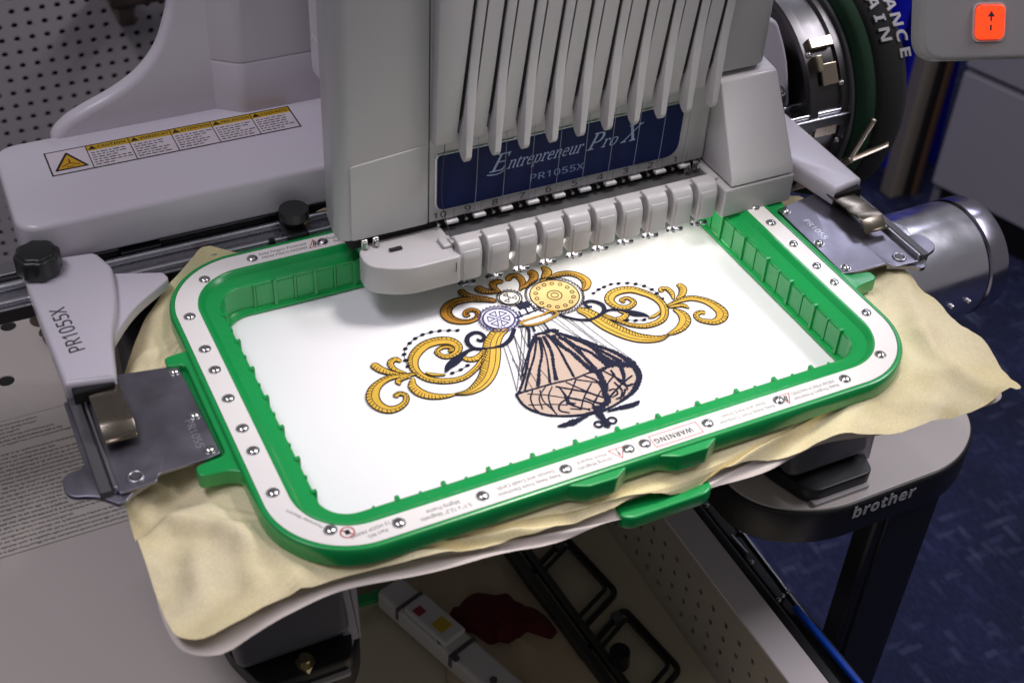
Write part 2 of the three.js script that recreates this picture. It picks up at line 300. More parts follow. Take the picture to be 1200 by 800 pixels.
    part(machine, 'slot_shade', [front(poly([[s0 - 3.0, 96], [s0 - 1.7, 100], [s1 - 1.7, 300], [s1 - 3.2, 300]]), -77.2, -70.7, 0), front(poly([[s0 + 4.1 + 2, 118], [s0 + 4.8 + 2, 118], [s1 + 5.0, 300], [s1 + 4.0, 300]]), -77.2, -70.8, 0)], M.slot);
  }
  // lower left part of the head stands a little proud, with a fine joint beside it
  part(machine, 'lower_cover', front(roundPoly([[-84, 25, 2], [-36, 25, 1], [-36, 80, 1], [-84, 76, 3]], 2), -79, -77.3, 0.6), M.head);
  part(machine, 'joint_line', box(-35.2, -34.6, 25, 300, -78.3, -77.8, 0.05, 1), M.slot);
  // name plate
  const W = 166, H = 38;
  const plateTex = canvas(1660, 380, (c, w, h) => {
    const gr = '#0a1646'; c.fillStyle = gr; c.fillRect(0, 0, w, h);
    c.fillStyle = '#9aa6c4'; c.save(); c.translate(330, 176); c.transform(1, 0, -0.22, 1, 0, 0);
    c.font = 'italic 168px serif'; c.fillText('E', 0, 18, 120); c.font = 'italic 106px serif'; c.fillText('ntrepreneur', 118, 18, 500); c.font = 'italic 160px serif'; c.fillText('P', 648, 18, 110); c.font = 'italic 106px serif'; c.fillText('ro', 752, 18, 110); c.font = 'italic 164px serif'; c.fillText('X', 890, 18, 150);
    c.restore(); c.strokeStyle = '#9aa6c4'; c.lineWidth = 7; c.beginPath(); c.moveTo(318, 206); c.bezierCurveTo(380, 222, 400, 214, 430, 200); c.stroke();
    c.fillStyle = '#7a88ac'; c.font = '64px sans-serif'; c.save(); c.translate(600, 320); c.scale(1.5, 1); c.fillText('PR1055X', 0, 0); c.restore();
  });
  const ps = roundPoly([[-30, 33, 6], [138, 33, 10], [139, 71, 3], [-30, 71, 3]], 4);
  part(machine, 'plate_rim', front(roundPoly([[-31.4, 31.8, 7], [139.4, 31.8, 11], [140.4, 72, 3.4], [-31.4, 72, 3.4]], 4), -78.5, -77.2, 0.4), M.steel);
  const pg = new THREE.ShapeGeometry(ps, 10); pg.translate(0, 0, -76.95); { const p = pg.attributes.position, uv = pg.attributes.uv; for (let k = 0; k < p.count; k++) uv.setXY(k, (p.getX(k) + 30) / 169, (p.getY(k) - 33) / H); }
  part(machine, 'name_plate', pg, new THREE.MeshPhysicalMaterial({ map: plateTex, roughness: 0.55, specularIntensity: 0.35 }), { uv: true }); void W;
  for (let i = 0; i < 10; i++) { const g = letters(String(10 - i), fontSans, 4.2, 1.55, 0.1); g.translate(XN(i), 27, -78); part(machine, 'needle_number', g, M.ink); }
  const line = []; for (let i = 0; i < 11; i++) line.push(box(XN(i) - 9.4, XN(i) - 9.1, 25, 33, -78.2, -77.9, 0.05, 1)); part(machine, 'division_lines', line, std(rgb(0.2, 0.19, 0.2), 0.6));
  // needle clamps below the panel
  part(machine, 'clamp_slot', box(-84, 158, 16, 24.4, -104, -81, 1), M.slot);
  const cl = metres(box(-4, 4, -1, 1, -2, 2, 0.4)), cs = metres(new THREE.CylinderGeometry(1.1, 1.1, 3, 12).rotateX(Math.PI / 2));
  pieces(machine, 'needle_clamp', cl, std(rgb(0.75, 0.74, 0.75), 0.35), Array.from({ length: 10 }, (_, i) => [XN(i) + 8, 22.4, -78.4]));
  pieces(machine, 'clamp_screw', cs, M.chrome, Array.from({ length: 10 }, (_, i) => [XN(i) - 1, 22.2, -78.6]));
  for (const x of [-76, -69, 148, 154]) part(machine, 'thread_cutter', [box(x - 2, x + 2, 12, 24, -84, -77, 0.6), cyl(x, 20, -76, 2, 1.4, 3, 10)], M.chrome);
  // presser unit below: ledge, end blocks, ten covers
  part(machine, 'ledge', box(-74, 205, 1, 16, -108, -60, 2), M.darkGrey);
  part(machine, 'end_block', slab(roundPoly([[-66, -86, 6], [-81, -76, 5], [-82, -60, 14], [-62, -48, 20], [-26, -48, 3], [-26, -106, 3]], 4), -1, 18.5, 0.9), M.head);
  part(machine, 'end_block_step', box(-34, -26, 18, 21, -68, -58, 1.4), M.head);
  part(machine, 'cover_rail', box(-29, 160, 14, 22.5, -64, -58, 1.2), M.head);
  part(machine, 'end_block', box(157, 211, -1, 20, -108, -45, 1.4), M.head);
  const wedge = side(roundPoly([[-112, 20.6, 1], [-45.6, 20.6, 2], [-47, 27, 8], [-75, 82, 2], [-112, 88, 2]], 1), 162, 210, 1.1, 3), wp = wedge.attributes.position;
  for (let k = 0; k < wp.count; k++) { const t = (wp.getY(k) - 20) / 70; wp.setX(k, wp.getX(k) + (wp.getX(k) < 180 ? 0 : -6 * t)); }
  wedge.computeVertexNormals(); part(machine, 'corner_cover', toCreasedNormals(wedge, 0.6), plastic(rgb(0.6, 0.57, 0.59), 0.28));
  for (let i = 0; i < 10; i++) {
    const x = -19.5 + 18.5 * i;
    const b = part(machine, 'needle_cover', side(roundPoly([[-62, -1, 1], [-49, -1, 1], [-48.6, 19, 5], [-53, 24.5, 3], [-62, 24.5, 2]], 1), x - 7.3, x + 7.3, 1.2, 4), M.head);
    part(b, 'cover_face', side(roundPoly([[-50, -0.4, 0.6], [-48.1, -0.4, 0.4], [-47.7, 16, 2], [-49.2, 20, 1], [-52, 20, 1]], 0.6), x - 5.4, x + 5.4, 0.5, 2), M.head);
    part(machine, 'presser_foot', [cyl(x - 1, -8, -56, 0.9, 0.9, 9, 10), box(x - 3.4, x + 1.6, -9, -8, -58, -53.5, 0.4), new THREE.TorusGeometry(1.7, 0.5, 8, 16).rotateX(Math.PI / 2).translate(x + 3.6, -8.6, -54)], M.steel);
    part(machine, 'foot_tip', [box(x - 5, x - 3.4, -9.6, -8, -57, -55, 0.4), box(x + 3, x + 5.6, -8.4, -7, -55, -53, 0.4), cyl(x - 0.6, -10, -54.4, 0.8, 0.6, 2.4, 8)], std(rgb(0.02, 0.02, 0.06), 0.4));
    // the thread of this needle
    part(machine, 'thread', i === 0 ? tube([[XN(0), 84, -72], [XN(0) - 0.3, 40, -74], [XN(0), 22, -60], [XN(0) - 2.4, 14, -47.4], [XN(0) - 2.6, 8, -47.6]], 0.28, 30, 5) : tube([[XN(i) + 3, 82, -72], [XN(i) + 3.2, 40, -74], [XN(i) + 3, 24, -75.5]], 0.22, 12, 5), i === 0 ? M.ink : std(rgb(0.22, 0.25, 0.36), 0.5));
  }
  part(machine, 'block_eye', box(-64, -56, 19.2, 19.8, -70, -67, 0.2), M.slot);
  // support foot on each arm of the stand
  for (const [x0, x1] of [[-212, -146], [158, 222]]) {
    const f = part(machine, 'foot', side(roundPoly([[-260, -136, 2], [66, -136, 6], [73, -130, 5], [64, -70, 8], [-260, -64, 4]], 3), x0, x1, 6, 4), M.foot);
    part(f, 'foot_plate', slab(roundPoly([[x0 + 2, -240, 4], [x0 - 2, 50, 10], [x0 + 10, 84, 10], [x1 - 4, 84, 6], [x1 + 2, 66, 6], [x1 + 2, -240, 4]], 6), -149.6, -138, 1), M.black);
    part(f, 'plate_edge', slab(roundPoly([[x0 + 12, 80, 2], [x0 + 12, 87, 2], [x1 - 6, 87, 2], [x1 - 6, 80, 2]], 2), -149.8, -147, 0.6), M.grey);
    part(f, 'lit_side', front(roundPoly([[x1 - 4, -146, 2], [x1 + 8, -146, 2], [x1 + 5, -66, 3], [x1 - 4, -62, 3]], 2), -220, 68, 2), plastic(rgb(0.3, 0.28, 0.34), 0.35));  // lighter lavender plate: the foot's lit right side put into the colour
    if (x0 < 0) part(f, 'levelling_bolt', [cyl(-176, -139, 78, 6, 6, 4, 6), cyl(-176, -135, 78, 3.6, 3.6, 4, 16)], M.brass);
  }
  // operating screen at the right, tilted back and turned to the operator
  const scr = part(machine, 'control_panel', (() => { const g = front(roundPoly([[0, 0, 16], [170, 0, 16], [170, 120, 10], [0, 120, 10]], 8), -16, 0, 3, 4); turn(g); return g; })(), plastic(rgb(0.3, 0.29, 0.285), 0.5));
  function turn(g) { g.rotateX(-0.5); g.rotateY(-0.31); g.translate(246, 118, 2); }
  const put = (g) => { turn(g); return g; };
  part(scr, 'start_button', put(front(roundPoly([[33, 12, 4], [51, 12, 4], [51, 32, 4], [33, 32, 4]], 4), 0.5, 3, 1)), std(rgb(0.55, 0.02, 0.005), 0.35, { emissive: rgb(1, 0.055, 0.01), emissiveIntensity: 1.15 }));
  part(scr, 'button_mark', [put(front(poly([[41.5, 22.4], [42.5, 22.4], [42.5, 25], [44.4, 25], [42, 28.4], [39.6, 25], [41.5, 25]]), 2.8, 3.2, 0)), put(front(poly([[41.4, 17], [42.6, 17], [42.6, 20.4], [41.4, 20.4]]), 2.8, 3.2, 0))], M.ink);
  part(scr, 'button_ring', put(front((() => { const s = roundPoly([[31.6, 10.6, 5], [52.4, 10.6, 5], [52.4, 33.4, 5], [31.6, 33.4, 5]], 5); const h = roundPoly([[32.7, 11.7, 4], [51.3, 11.7, 4], [51.3, 32.3, 4], [32.7, 32.3, 4]], 4); s.holes.push(new THREE.Path(h.getPoints(6))); return s; })(), -0.2, 0.9, 0)), plastic(rgb(0.5, 0.48, 0.47), 0.3));
  part(scr, 'indicator', put(new THREE.SphereGeometry(1.8, 14, 8).translate(43, 38, 0.2)), std(rgb(0.55, 0.56, 0.5), 0.3));
  part(machine, 'panel_arm', bar([200, 160, -200], [330, 170, -60], 40, 30), M.white);
}
// ---------- carriage and frame holder ----------
const holder = thing('frame_holder', 'white two armed frame holder with black knobs, gripping the hoop on both sides', 'frame holder', [0, 0, -140]);
{
  part(holder, 'rail', [box(-400, 330, -14, -4, -172, -128, 1), box(-400, 330, -4, -1, -170, -158, 0.8)], M.rail);
  part(holder, 'guide_rod', [box(-400, 330, -4, 0.5, -149, -145, 1.5), box(-400, 330, -4, -1, -134, -131, 1)], metal(rgb(0.8, 0.8, 0.86), 0.36));
  part(holder, 'rail_groove', [box(-400, 330, -4.2, -3.7, -157, -150, 0.2), box(-400, 330, -13, -4.5, -128.4, -127.4, 0.2), box(-215, 330, -4, 3, -164, -159, 0.5)], M.black);
  part(holder, 'rail_block', [box(-108, -94, -4, 3, -146, -126, 1.5), cyl(-100, 2, -137, 4.5, 5, 8, 20), box(-205, -180, -4, 1, -160, -150, 1)], M.black);
  part(holder, 'rail_knob', cyl(-100, 9, -137, 9.6, 9.2, 6, 14), M.knob);
  part(holder, 'rail_screw', cyl(-117, -3, -131, 2.4, 2, 3, 12), M.black);
  const knobGeo = (x, y, z, r, h) => { const s = new THREE.Shape(); for (let k = 0; k <= 64; k++) { const a = k / 64 * Math.PI * 2, q = r * (1 + 0.045 * Math.cos(a * 8)); k ? s.lineTo(x + q * Math.cos(a), z + q * Math.sin(a)) : s.moveTo(x + q, z); } return slab(s, y, y + h, 1.6); };
  for (const sgn of [-1, 1]) {
    const mx = (pts) => pts.map(([x, z, r]) => [x * -sgn, z, r]);
    const arm = part(holder, 'arm', [
      slab(roundPoly(mx([[-263, -137, 8], [-251, -150, 6], [-220, -146, 4], [-214, -128, 5], [-219, -96, 14], [-229, -66, 10], [-235, -31, 1.5], [-261, -36, 1.5]]), 4), -3, 10, 2.6),
      slab(roundPoly(mx([[-222, -134, 2], [-187, -121, 2], [-185, -114, 3], [-212, -94, 22], [-229, -70, 20], [-240, -70, 3], [-240, -120, 3]]), 3), -5, 2.5, 1.2)], M.white);
    part(holder, 'knob', knobGeo(-253 * -sgn, 11, -138, 12.5, 13), M.knob);
    part(holder, 'knob_top', [knobGeo(-253 * -sgn, 23, -138, 10.6, 2.4), cyl(-253 * -sgn, 9, -138, 7, 7, 3, 24)], M.black);
    if (sgn < 0) {
      const g = letters('PR1055X', fontSans, 8.6, 0.9, 0.2); g.rotateX(-Math.PI / 2); g.rotateY(Math.PI / 2); g.rotateY(0.07); g.translate(-246, 10, -80); part(arm, 'lettering', g, M.ink);
    }
    // steel tongue that carries the hoop's bracket
    part(holder, 'tongue', slab(roundPoly(mx([[-263, -40, 1], [-232, -40, 1], [-232, 34, 2], [-246, 40, 2], [-250, 44, 1], [-254, 44, 1], [-263, 34, 12], [-276, 30, 8], [-276, 14, 10], [-263, 12, 3]]), 3), -9, -6, 0.5), M.plate);
    part(holder, 'tongue_edge', [box(Math.min(-261 * -sgn, -255 * -sgn), Math.max(-261 * -sgn, -255 * -sgn), -8, -1.5, -44, 38, 1)], M.darkGrey);
    part(holder, 'arm_mouth', box(Math.min(-258 * -sgn, -236 * -sgn), Math.max(-258 * -sgn, -236 * -sgn), -2.6, 6.5, -36, -30, 1), M.slot);
    // spring clip, a bent strip
    const c = [[-40, 2.6], [-26, 3.2], [-16, 4.4], [-12, 3.6], [-8, 4.6], [-2, 5.4], [2, 4], [4.5, 0], [6, -0.6], [9, 1.6], [8.4, 2.4], [5.6, 0.9], [4, 2.6], [0, 6.4], [-6, 6.8], [-12, 5], [-16, 5.8], [-26, 4.6], [-40, 4]];
    part(holder, 'spring_clip', side(poly(c), Math.min(-251 * -sgn, -234 * -sgn), Math.max(-251 * -sgn, -234 * -sgn), 0.35, 2), M.bronze);
  }
}

// ---------- the magnetic hoop ----------
const hoop = thing('magnetic_hoop', 'green magnetic embroidery hoop with white riveted warning band and steel side brackets', 'embroidery hoop', [0, -12, 0]);
const rr = (hx, hz, r) => { const s = new THREE.Shape(); s.moveTo(-hx + r, -hz); s.lineTo(hx - r, -hz); s.absarc(hx - r, -hz + r, r, -Math.PI / 2, 0); s.lineTo(hx, hz - r); s.absarc(hx - r, hz - r, r, 0, Math.PI / 2); s.lineTo(-hx + r, hz); s.absarc(-hx + r, hz - r, r, Math.PI / 2, Math.PI); s.lineTo(-hx, -hz + r); s.absarc(-hx + r, -hz + r, r, Math.PI, Math.PI * 1.5); return s; };
// points round a rounded rectangle, evenly matched between different sizes
function ringPts(hx, hz, r, n = 20) { const out = []; for (const [cx, cz, a0] of [[hx - r, -hz + r, -90], [hx - r, hz - r, 0], [-hx + r, hz - r, 90], [-hx + r, -hz + r, 180]]) for (let k = 0; k <= n; k++) { const a = (a0 + 90 * k / n) * Math.PI / 180; out.push([cx + r * Math.cos(a), cz + r * Math.sin(a)]); } return out; }
function loft(rows, close = true) { // rows: lists of [x, y, z] of the same length
  const n = rows[0].length, pos = [], idx = []; for (const r of rows) for (const p of r) pos.push(...p);
  for (let j = 0; j < rows.length - 1; j++) for (let i = 0; i < (close ? n : n - 1); i++) { const a = j * n + i, b = j * n + (i + 1) % n, c = a + n, d = b + n; idx.push(a, b, c, b, d, c); }
  const g = new THREE.BufferGeometry(); g.setAttribute('position', new THREE.Float32BufferAttribute(pos, 3)); g.setIndex(idx); g.computeVertexNormals(); return g;
}
const FY = -24.5, HX = 190, HZ = 123.3;
{
  // profile of the top ring, from the outside foot over the top and down the inner wall: [outset from the band's outer edge, y]
  const prof = [[2, -11.6], [3.4, -10.8], [3.6, -6], [3.3, -1.2], [2.6, -0.1], [1.6, 0.3], [0.5, 0.2], [0.15, -0.5], [-12.7, -0.5], [-13, 0.3], [-14.5, 0.3], [-15.5, -0.4], [-17.5, -2.6], [-21, -3.6], [-24.2, -4], [-25.6, -4.8], [-26, -6.5], [-26, -21], [-27, -22], [-28.6, -22.3], [-29, -23], [-29, -24.3]];
  const rows = prof.map(([o, y]) => ringPts(HX + o, HZ + o, o > -14 ? 45 + o : Math.max(16, 45 + o - 2)).map(([x, z]) => [x, y, z]));
  part(hoop, 'top_ring', toCreasedNormals(loft(rows), 0.55), M.green);
  part(hoop, 'bottom_ring', toCreasedNormals(loft([[-6, -14.5], [-5, -15.5], [-6, -24], [-24, -30], [-25, -25.4]].map(([o, y]) => ringPts(HX + o, HZ + o, Math.max(16, 45 + o)).map(([x, z]) => [x, y, z]))), 0.5), M.green);
  // two pull tabs on the near edge, and the tongue of the lower ring
  part(hoop, 'pull_tab', slab(roundPoly([[-49, 120, 1], [-9, 120, 1], [-12, 127, 1], [-20, 131.6, 1.5], [-36, 131.2, 1.5], [-47, 126, 2]], 1), -12.4, -1, 0.8), M.green);
  part(hoop, 'pull_tab', slab(roundPoly([[2, 120, 1], [46, 120, 1], [43, 127, 1], [35, 131.6, 1.5], [18, 131.2, 1.5], [7, 126, 2]], 1), -12.4, -1, 0.8), M.green);
  part(hoop, 'lower_tab', slab(roundPoly([[-18, 118, 2], [38, 118, 2], [38, 138, 3], [32, 141, 3], [-13, 141, 3], [-18, 138, 3]], 3), -34, -25, 1.2), M.green);
  // white printed band
  const bandTex = canvas(2048, 1340, (c, w, h) => {
    const X = (x) => (x + HX + 2) / (2 * HX + 4) * w, Y = (z) => (z + HZ + 2) / (2 * HZ + 4) * h, k = w / (2 * HX + 4);
    c.fillStyle = '#f9f5ef'; c.fillRect(0, 0, w, h);
    const tx = (s, x, z, size, rot, col = '#4a4448', weight = '') => { c.save(); c.translate(X(x), Y(z)); c.rotate(rot); c.fillStyle = col; c.font = weight + (size * k).toFixed(1) + 'px sans-serif'; c.textAlign = 'center'; c.textBaseline = 'middle'; c.fillText(s, 0, 0); c.restore(); };
    const two = (a, b, x, z, rot = Math.PI) => { const d = rot ? 1 : -1; tx(a, x, z + d * 1.9, 2.9, rot); tx(b, x, z - d * 1.9, 2.9, rot); };
    const tri = (x, z, rot, glyph) => { c.save(); c.translate(X(x), Y(z)); c.rotate(rot); c.strokeStyle = '#b03038'; c.lineWidth = 0.5 * k; c.beginPath(); c.moveTo(0, -4 * k); c.lineTo(4.4 * k, 3.4 * k); c.lineTo(-4.4 * k, 3.4 * k); c.closePath(); c.stroke(); c.strokeStyle = c.fillStyle = '#1c1518'; c.lineWidth = 0.7 * k; if (glyph) { c.beginPath(); c.moveTo(-1.6 * k, 2.4 * k); c.lineTo(0, -2 * k); c.lineTo(1.8 * k, 2.4 * k); c.moveTo(-0.5 * k, 2.4 * k); c.lineTo(0.6 * k, -0.4 * k); c.stroke(); } else { c.fillRect(-0.4 * k, -1.8 * k, 0.8 * k, 3 * k); c.fillRect(-0.4 * k, 1.9 * k, 0.8 * k, 0.8 * k); } c.restore(); };
    const N = 117, P = Math.PI;
    two('Keep Fingers Protected', 'FROM PINCH HAZARD', 114, N, P); tri(94.5, N, P, true);
    two('Keep Away From Computer', 'Disks and Hard Drives', 68, N, P);
    c.strokeStyle = '#b03038'; c.lineWidth = 0.5 * k; c.strokeRect(X(9.5), Y(N - 4.2), 29 * k, 8.4 * k); tx('▲ WARNING', 24, N, 4.9, P, '#191418', 'bold ');
    tri(-11, N, P, false); two('Strong Magnets', 'Pinch Hazard', -26, N, P);
    two('Keep Away From Electronic', 'Devices and Credit Cards', -64, N, P); two('5.1" x 12.2" Magnetic', 'Mighty Frame', -110, N, P);
    two('Part NO.', '8 x 13 HOOP FRAME', -146, N - 0.5, P - 0.08);
    c.save(); c.translate(X(-159), Y(112)); c.strokeStyle = '#b03038'; c.lineWidth = 0.7 * k; c.beginPath(); c.arc(0, 0, 3.4 * k, 0, P * 2); c.moveTo(-2.3 * k, -2.3 * k); c.lineTo(2.3 * k, 2.3 * k); c.stroke(); c.fillStyle = '#1c1518'; c.fillRect(-1.2 * k, -1.6 * k, 2.4 * k, 3 * k); c.restore();
    tx('No Pacemaker Wearers', -174, 97, 2.4, P + 0.95); tx('Handle With Care', -170.5, 93, 2.4, P + 0.95);
    two('Keep Fingers Protected', 'FROM PINCH HAZARD', -114, -N, 0); tri(-94, -N, 0, true); two('Finger Pinch', 'Hazard', -78, -N, 0);
    c.fillStyle = '#8d8684'; c.fillRect(X(0) - 1, 0, 2, h);
  });
  const band = rr(HX, HZ, 45); band.holes.push(new THREE.Path(rr(176.8, 110.3, 31).getPoints(20)));
  const bg = new THREE.ShapeGeometry(band, 24); { const p = bg.attributes.position, uv = bg.attributes.uv; for (let k = 0; k < p.count; k++) { uv.setXY(k, (p.getX(k) + HX + 2) / (2 * HX + 4), 1 - (p.getY(k) + HZ + 2) / (2 * HZ + 4)); } }
  bg.rotateX(Math.PI / 2); { const ix = bg.index.array; for (let k = 0; k < ix.length; k += 3) { const t = ix[k]; ix[k] = ix[k + 1]; ix[k + 1] = t; } } bg.computeVertexNormals();
  part(hoop, 'warning_band', bg, std(0xffffff, 0.42, { map: bandTex, roughnessMap: smudgeTex }), { uv: true });
  // rivets
  const rv = metres(mergeGeometries([new THREE.SphereGeometry(3.1, 20, 8, 0, Math.PI * 2, 0, Math.PI / 2).scale(1, 0.55, 1), new THREE.CylinderGeometry(3.4, 3.5, 0.5, 20)].map((g) => strip(g))));
  const spots = [];
  for (const s of [-1, 1]) { for (const z of [-77, -46, -27, -2, 23, 41, 73]) spots.push([s * 183.5, 0.2, z]); for (const x of [-134, -89, -42, -5, 5, 44, 90, 135]) spots.push([x, 0.2, s * 116.6]); for (const x of [-166, 167]) spots.push([x, 0.2, s * 107.5]); }
  pieces(hoop, 'rivet', rv, M.chrome, spots.map(([x, y, z]) => [x, y, z, rnd() * 6]));
  // ribs round the inner wall, every second one standing higher
  const tall = metres(box(-1.2, 1.2, -22.5, -3.6, -1.5, 2.0, 0.5, 1)), low = metres(box(-0.8, 0.8, -22.5, -5, -1, 1.2, 0.4, 1)), foot = metres(box(-5.3, 5.3, -21.6, -6, -0.4, 0.6, 0.2, 1));
  const tp = [[], []], panels = [];
  for (let i = -11; i <= 11; i++) { const x = i * 12.7; tp[(i + 12) % 2].push([x, 0, -97.4, 0], [x, 0, 97.4, Math.PI]); panels.push([x + 6.35, 0, -97.4, 0], [x + 6.35, 0, 97.4, Math.PI]); }
  for (let i = -6; i <= 6; i++) { const z = i * 12.7; tp[(i + 12) % 2].push([-164, 0, z, Math.PI / 2], [164, 0, z, -Math.PI / 2]); panels.push([-164, 0, z + 6.35, Math.PI / 2], [164, 0, z + 6.35, -Math.PI / 2]); }
  pieces(hoop, 'rib', tall, M.green, tp[0]); pieces(hoop, 'rib', low, M.green, tp[1]); pieces(hoop, 'wall_panel', foot, M.green, panels);
  // side brackets
  for (const s of [-1, 1]) {
    const mx = (pts) => pts.map(([x, z, r]) => [x * -s, z, r]);
    part(hoop, 'bracket_mount', [slab(roundPoly(mx([[-186, -52, 2], [-206, -50, 3], [-206, -42, 2], [-196.5, -40, 4], [-196.5, 36, 4], [-213, 38, 3], [-214, 46, 4], [-196, 48, 6], [-186, 62, 2]]), 3), -11.2, -1.6, 1), slab(roundPoly(mx([[-188, -50], [-206, -48], [-206, 44], [-188, 46]]), 2), -11.2, -6.4, 0.5)], M.green);
    const plate = part(hoop, 'bracket', slab(roundPoly(mx([[-200, -43, 2], [-198, 32, 2], [-206, 33.5, 1], [-231, 34, 2], [-233, 39, 2], [-252, 40, 2], [-252, 32, 1], [-252.5, -52, 2], [-231, -48, 3]]), 2), -5.4, -3.6, 0.5), M.plate);
    part(hoop, 'bracket_lip', box(Math.min(-254 * -s, -252 * -s), Math.max(-254 * -s, -252 * -s), -5, -0.6, -50, 38, 0.8), M.steel);
    const sc = metres(mergeGeometries([new THREE.SphereGeometry(3, 18, 8, 0, Math.PI * 2, 0, Math.PI / 2).scale(1, 0.7, 1), new THREE.CylinderGeometry(3.2, 3.2, 0.6, 18)].map((g) => strip(g))));
    pieces(hoop, 'screw', sc, M.chrome, [[-203.5, -3.5, -38], [-203, -3.5, 0], [-203, -3.5, 28]].map(([x, y, z]) => [x * -s, y, z]));
    part(plate, 'eyelet', [new THREE.TorusGeometry(3.6, 1, 10, 24).rotateX(Math.PI / 2).translate(-242 * -s, -3.4, 32)], M.steel);
    part(plate, 'eyelet_hole', [cyl(-242 * -s, -3.9, 32, 2.6, 2.4, 1.2, 20)], M.darkGrey);
    const g = letters('PR1055', fontSans, 4.2, 1.2, 0.1); g.rotateX(-Math.PI / 2); g.rotateY(s < 0 ? -Math.PI / 2 : -Math.PI / 2); g.translate(-208.5 * -s, -3.6, s < 0 ? 13 : -14); part(plate, 'stamped_lettering', g, metal(rgb(0.7, 0.69, 0.72), 0.5));
  }
}

// ---------- hooped cloth with its embroidery ----------
const cloth = thing('hooped_cloth', 'cream cloth clamped in the green hoop, white field embroidered with balloon and golden scrolls', 'cloth', [0, FY, 0]);
{
  const fs = new THREE.ShapeGeometry(rr(163.6, 97, 18), 14); fs.rotateX(-Math.PI / 2);
  const grid = new THREE.PlaneGeometry(326, 193, 80, 50); grid.rotateX(-Math.PI / 2); grid.translate(0, FY, 0);
  { const p = grid.attributes.position; for (let i = 0; i < p.count; i++) { const x = p.getX(i), z = p.getZ(i); p.setY(i, FY - 0.4 + 1.1 * (fbm(x / 400 + 0.5, z / 400 + 0.5, 8) - 0.5) * Math.min(1, Math.max(0, (Math.hypot((x - 5) / 1.4, z - 5) - 40) / 40))); } grid.computeVertexNormals(); }
  part(cloth, 'sewing_field', grid, M.field);
}
const FOLDS = [[[[-254, 60], [-234, 56], [-214, 70], [-189, 100]], 5.0, 7], [[[-228, 82], [-232, 109]], 2.0, 6], [[[-204, 87], [-207, 115]], 2.5, 5], [[[-190, 102], [-188, 123]], 2.5, 5], [[[146, 122], [183, 114], [207, 124]], 3.5, 7], [[[213, 94], [212, 126], [232, 147]], 3, 6], [[[236, 49], [208, 108]], 3, 8], [[[-178, -133], [-213, -70]], 3.5, 8], [[[-246, 44], [-214, 38], [-194, 40]], -3, 9]];
const segDist = (x, z, a, b) => { const dx = b[0] - a[0], dz = b[1] - a[1], t = Math.max(0, Math.min(1, ((x - a[0]) * dx + (z - a[1]) * dz) / (dx * dx + dz * dz))); return Math.hypot(x - a[0] - dx * t, z - a[1] - dz * t); };
const foldAt = (x, z) => { let s = 0; for (const [p, h, w] of FOLDS) { let d = 1e9; for (let i = 0; i < p.length - 1; i++) d = Math.min(d, segDist(x, z, p[i], p[i + 1])); s += h * Math.exp(-((d / w) ** 2)); } return s; };
function skirt(outer, inY, wave, mat, parent, name, thick, sd) {
  const n = 520, rowsN = 22, ang = outer.map(([x, , z]) => Math.atan2(z, x / 1.5)), order = outer.map((_, i) => i).sort((a, b) => ang[a] - ang[b]);
  const curve = new THREE.CatmullRomCurve3(order.map((i) => new THREE.Vector3(...outer[i])), true, 'centripetal'), samples = curve.getPoints(2400);
  const at = (a) => { let best = samples[0], d = 9; for (const p of samples) { const q = Math.abs(Math.atan2(Math.sin(Math.atan2(p.z, p.x / 1.5) - a), Math.cos(Math.atan2(p.z, p.x / 1.5) - a))); if (q < d) { d = q; best = p; } } return best; };
  const inner = ringPts(186, 119.3, 41, 200), inAt = (a) => { let best = inner[0], d = 9; for (const p of inner) { const t = Math.atan2(p[1], p[0] / 1.5) - a, q = Math.abs(Math.atan2(Math.sin(t), Math.cos(t))); if (q < d) { d = q; best = p; } } return best; };
  const rows = Array.from({ length: rowsN + 1 }, () => []);
  for (let i = 0; i < n; i++) {
    const a = (i / n * 2 - 1) * Math.PI, o = at(a), p = inAt(a), len = Math.hypot(o.x - p[0], o.z - p[1]);
    for (let j = 0; j <= rowsN; j++) {
      const t = j / rowsN, f = Math.min(1, len / 40), x = p[0] + (o.x - p[0]) * t, z = p[1] + (o.z - p[1]) * t;
      const u = x / 500 + 0.5 + sd, v = z / 500 + 0.5;
      const w = wave * f * t * ((fbm(u, v, 9) - 0.5) * 2.2 + 0.55 * Math.sin(a * 23 + sd * 9 + 3 * fbm(u, v, 4)) + 0.4 * Math.sin(x * 0.09 + z * 0.16 + sd) + 0.7 * (fbm(u * 2.3, v * 2.3, 13) - 0.5) - 1.2 * Math.abs(fbm(u * 1.7 + 0.3, v * 1.7, 9) - 0.5)) + (sd < 0.2 ? 1.6 * Math.max(-1.6, foldAt(x, z)) * Math.min(1, t * 2.5) : 0);
      rows[j].push([x, Math.min(inY + (o.y - inY) * (t ** 1.4) + w, t * len < 7 ? inY + 0.4 : 5), z]);
    }
  }
  const g = loft(rows.map((r) => r.slice().reverse())); const low = rows.map((r) => r.slice()); void low;
  return part(parent, name, mergeVertices(g), mat);
}
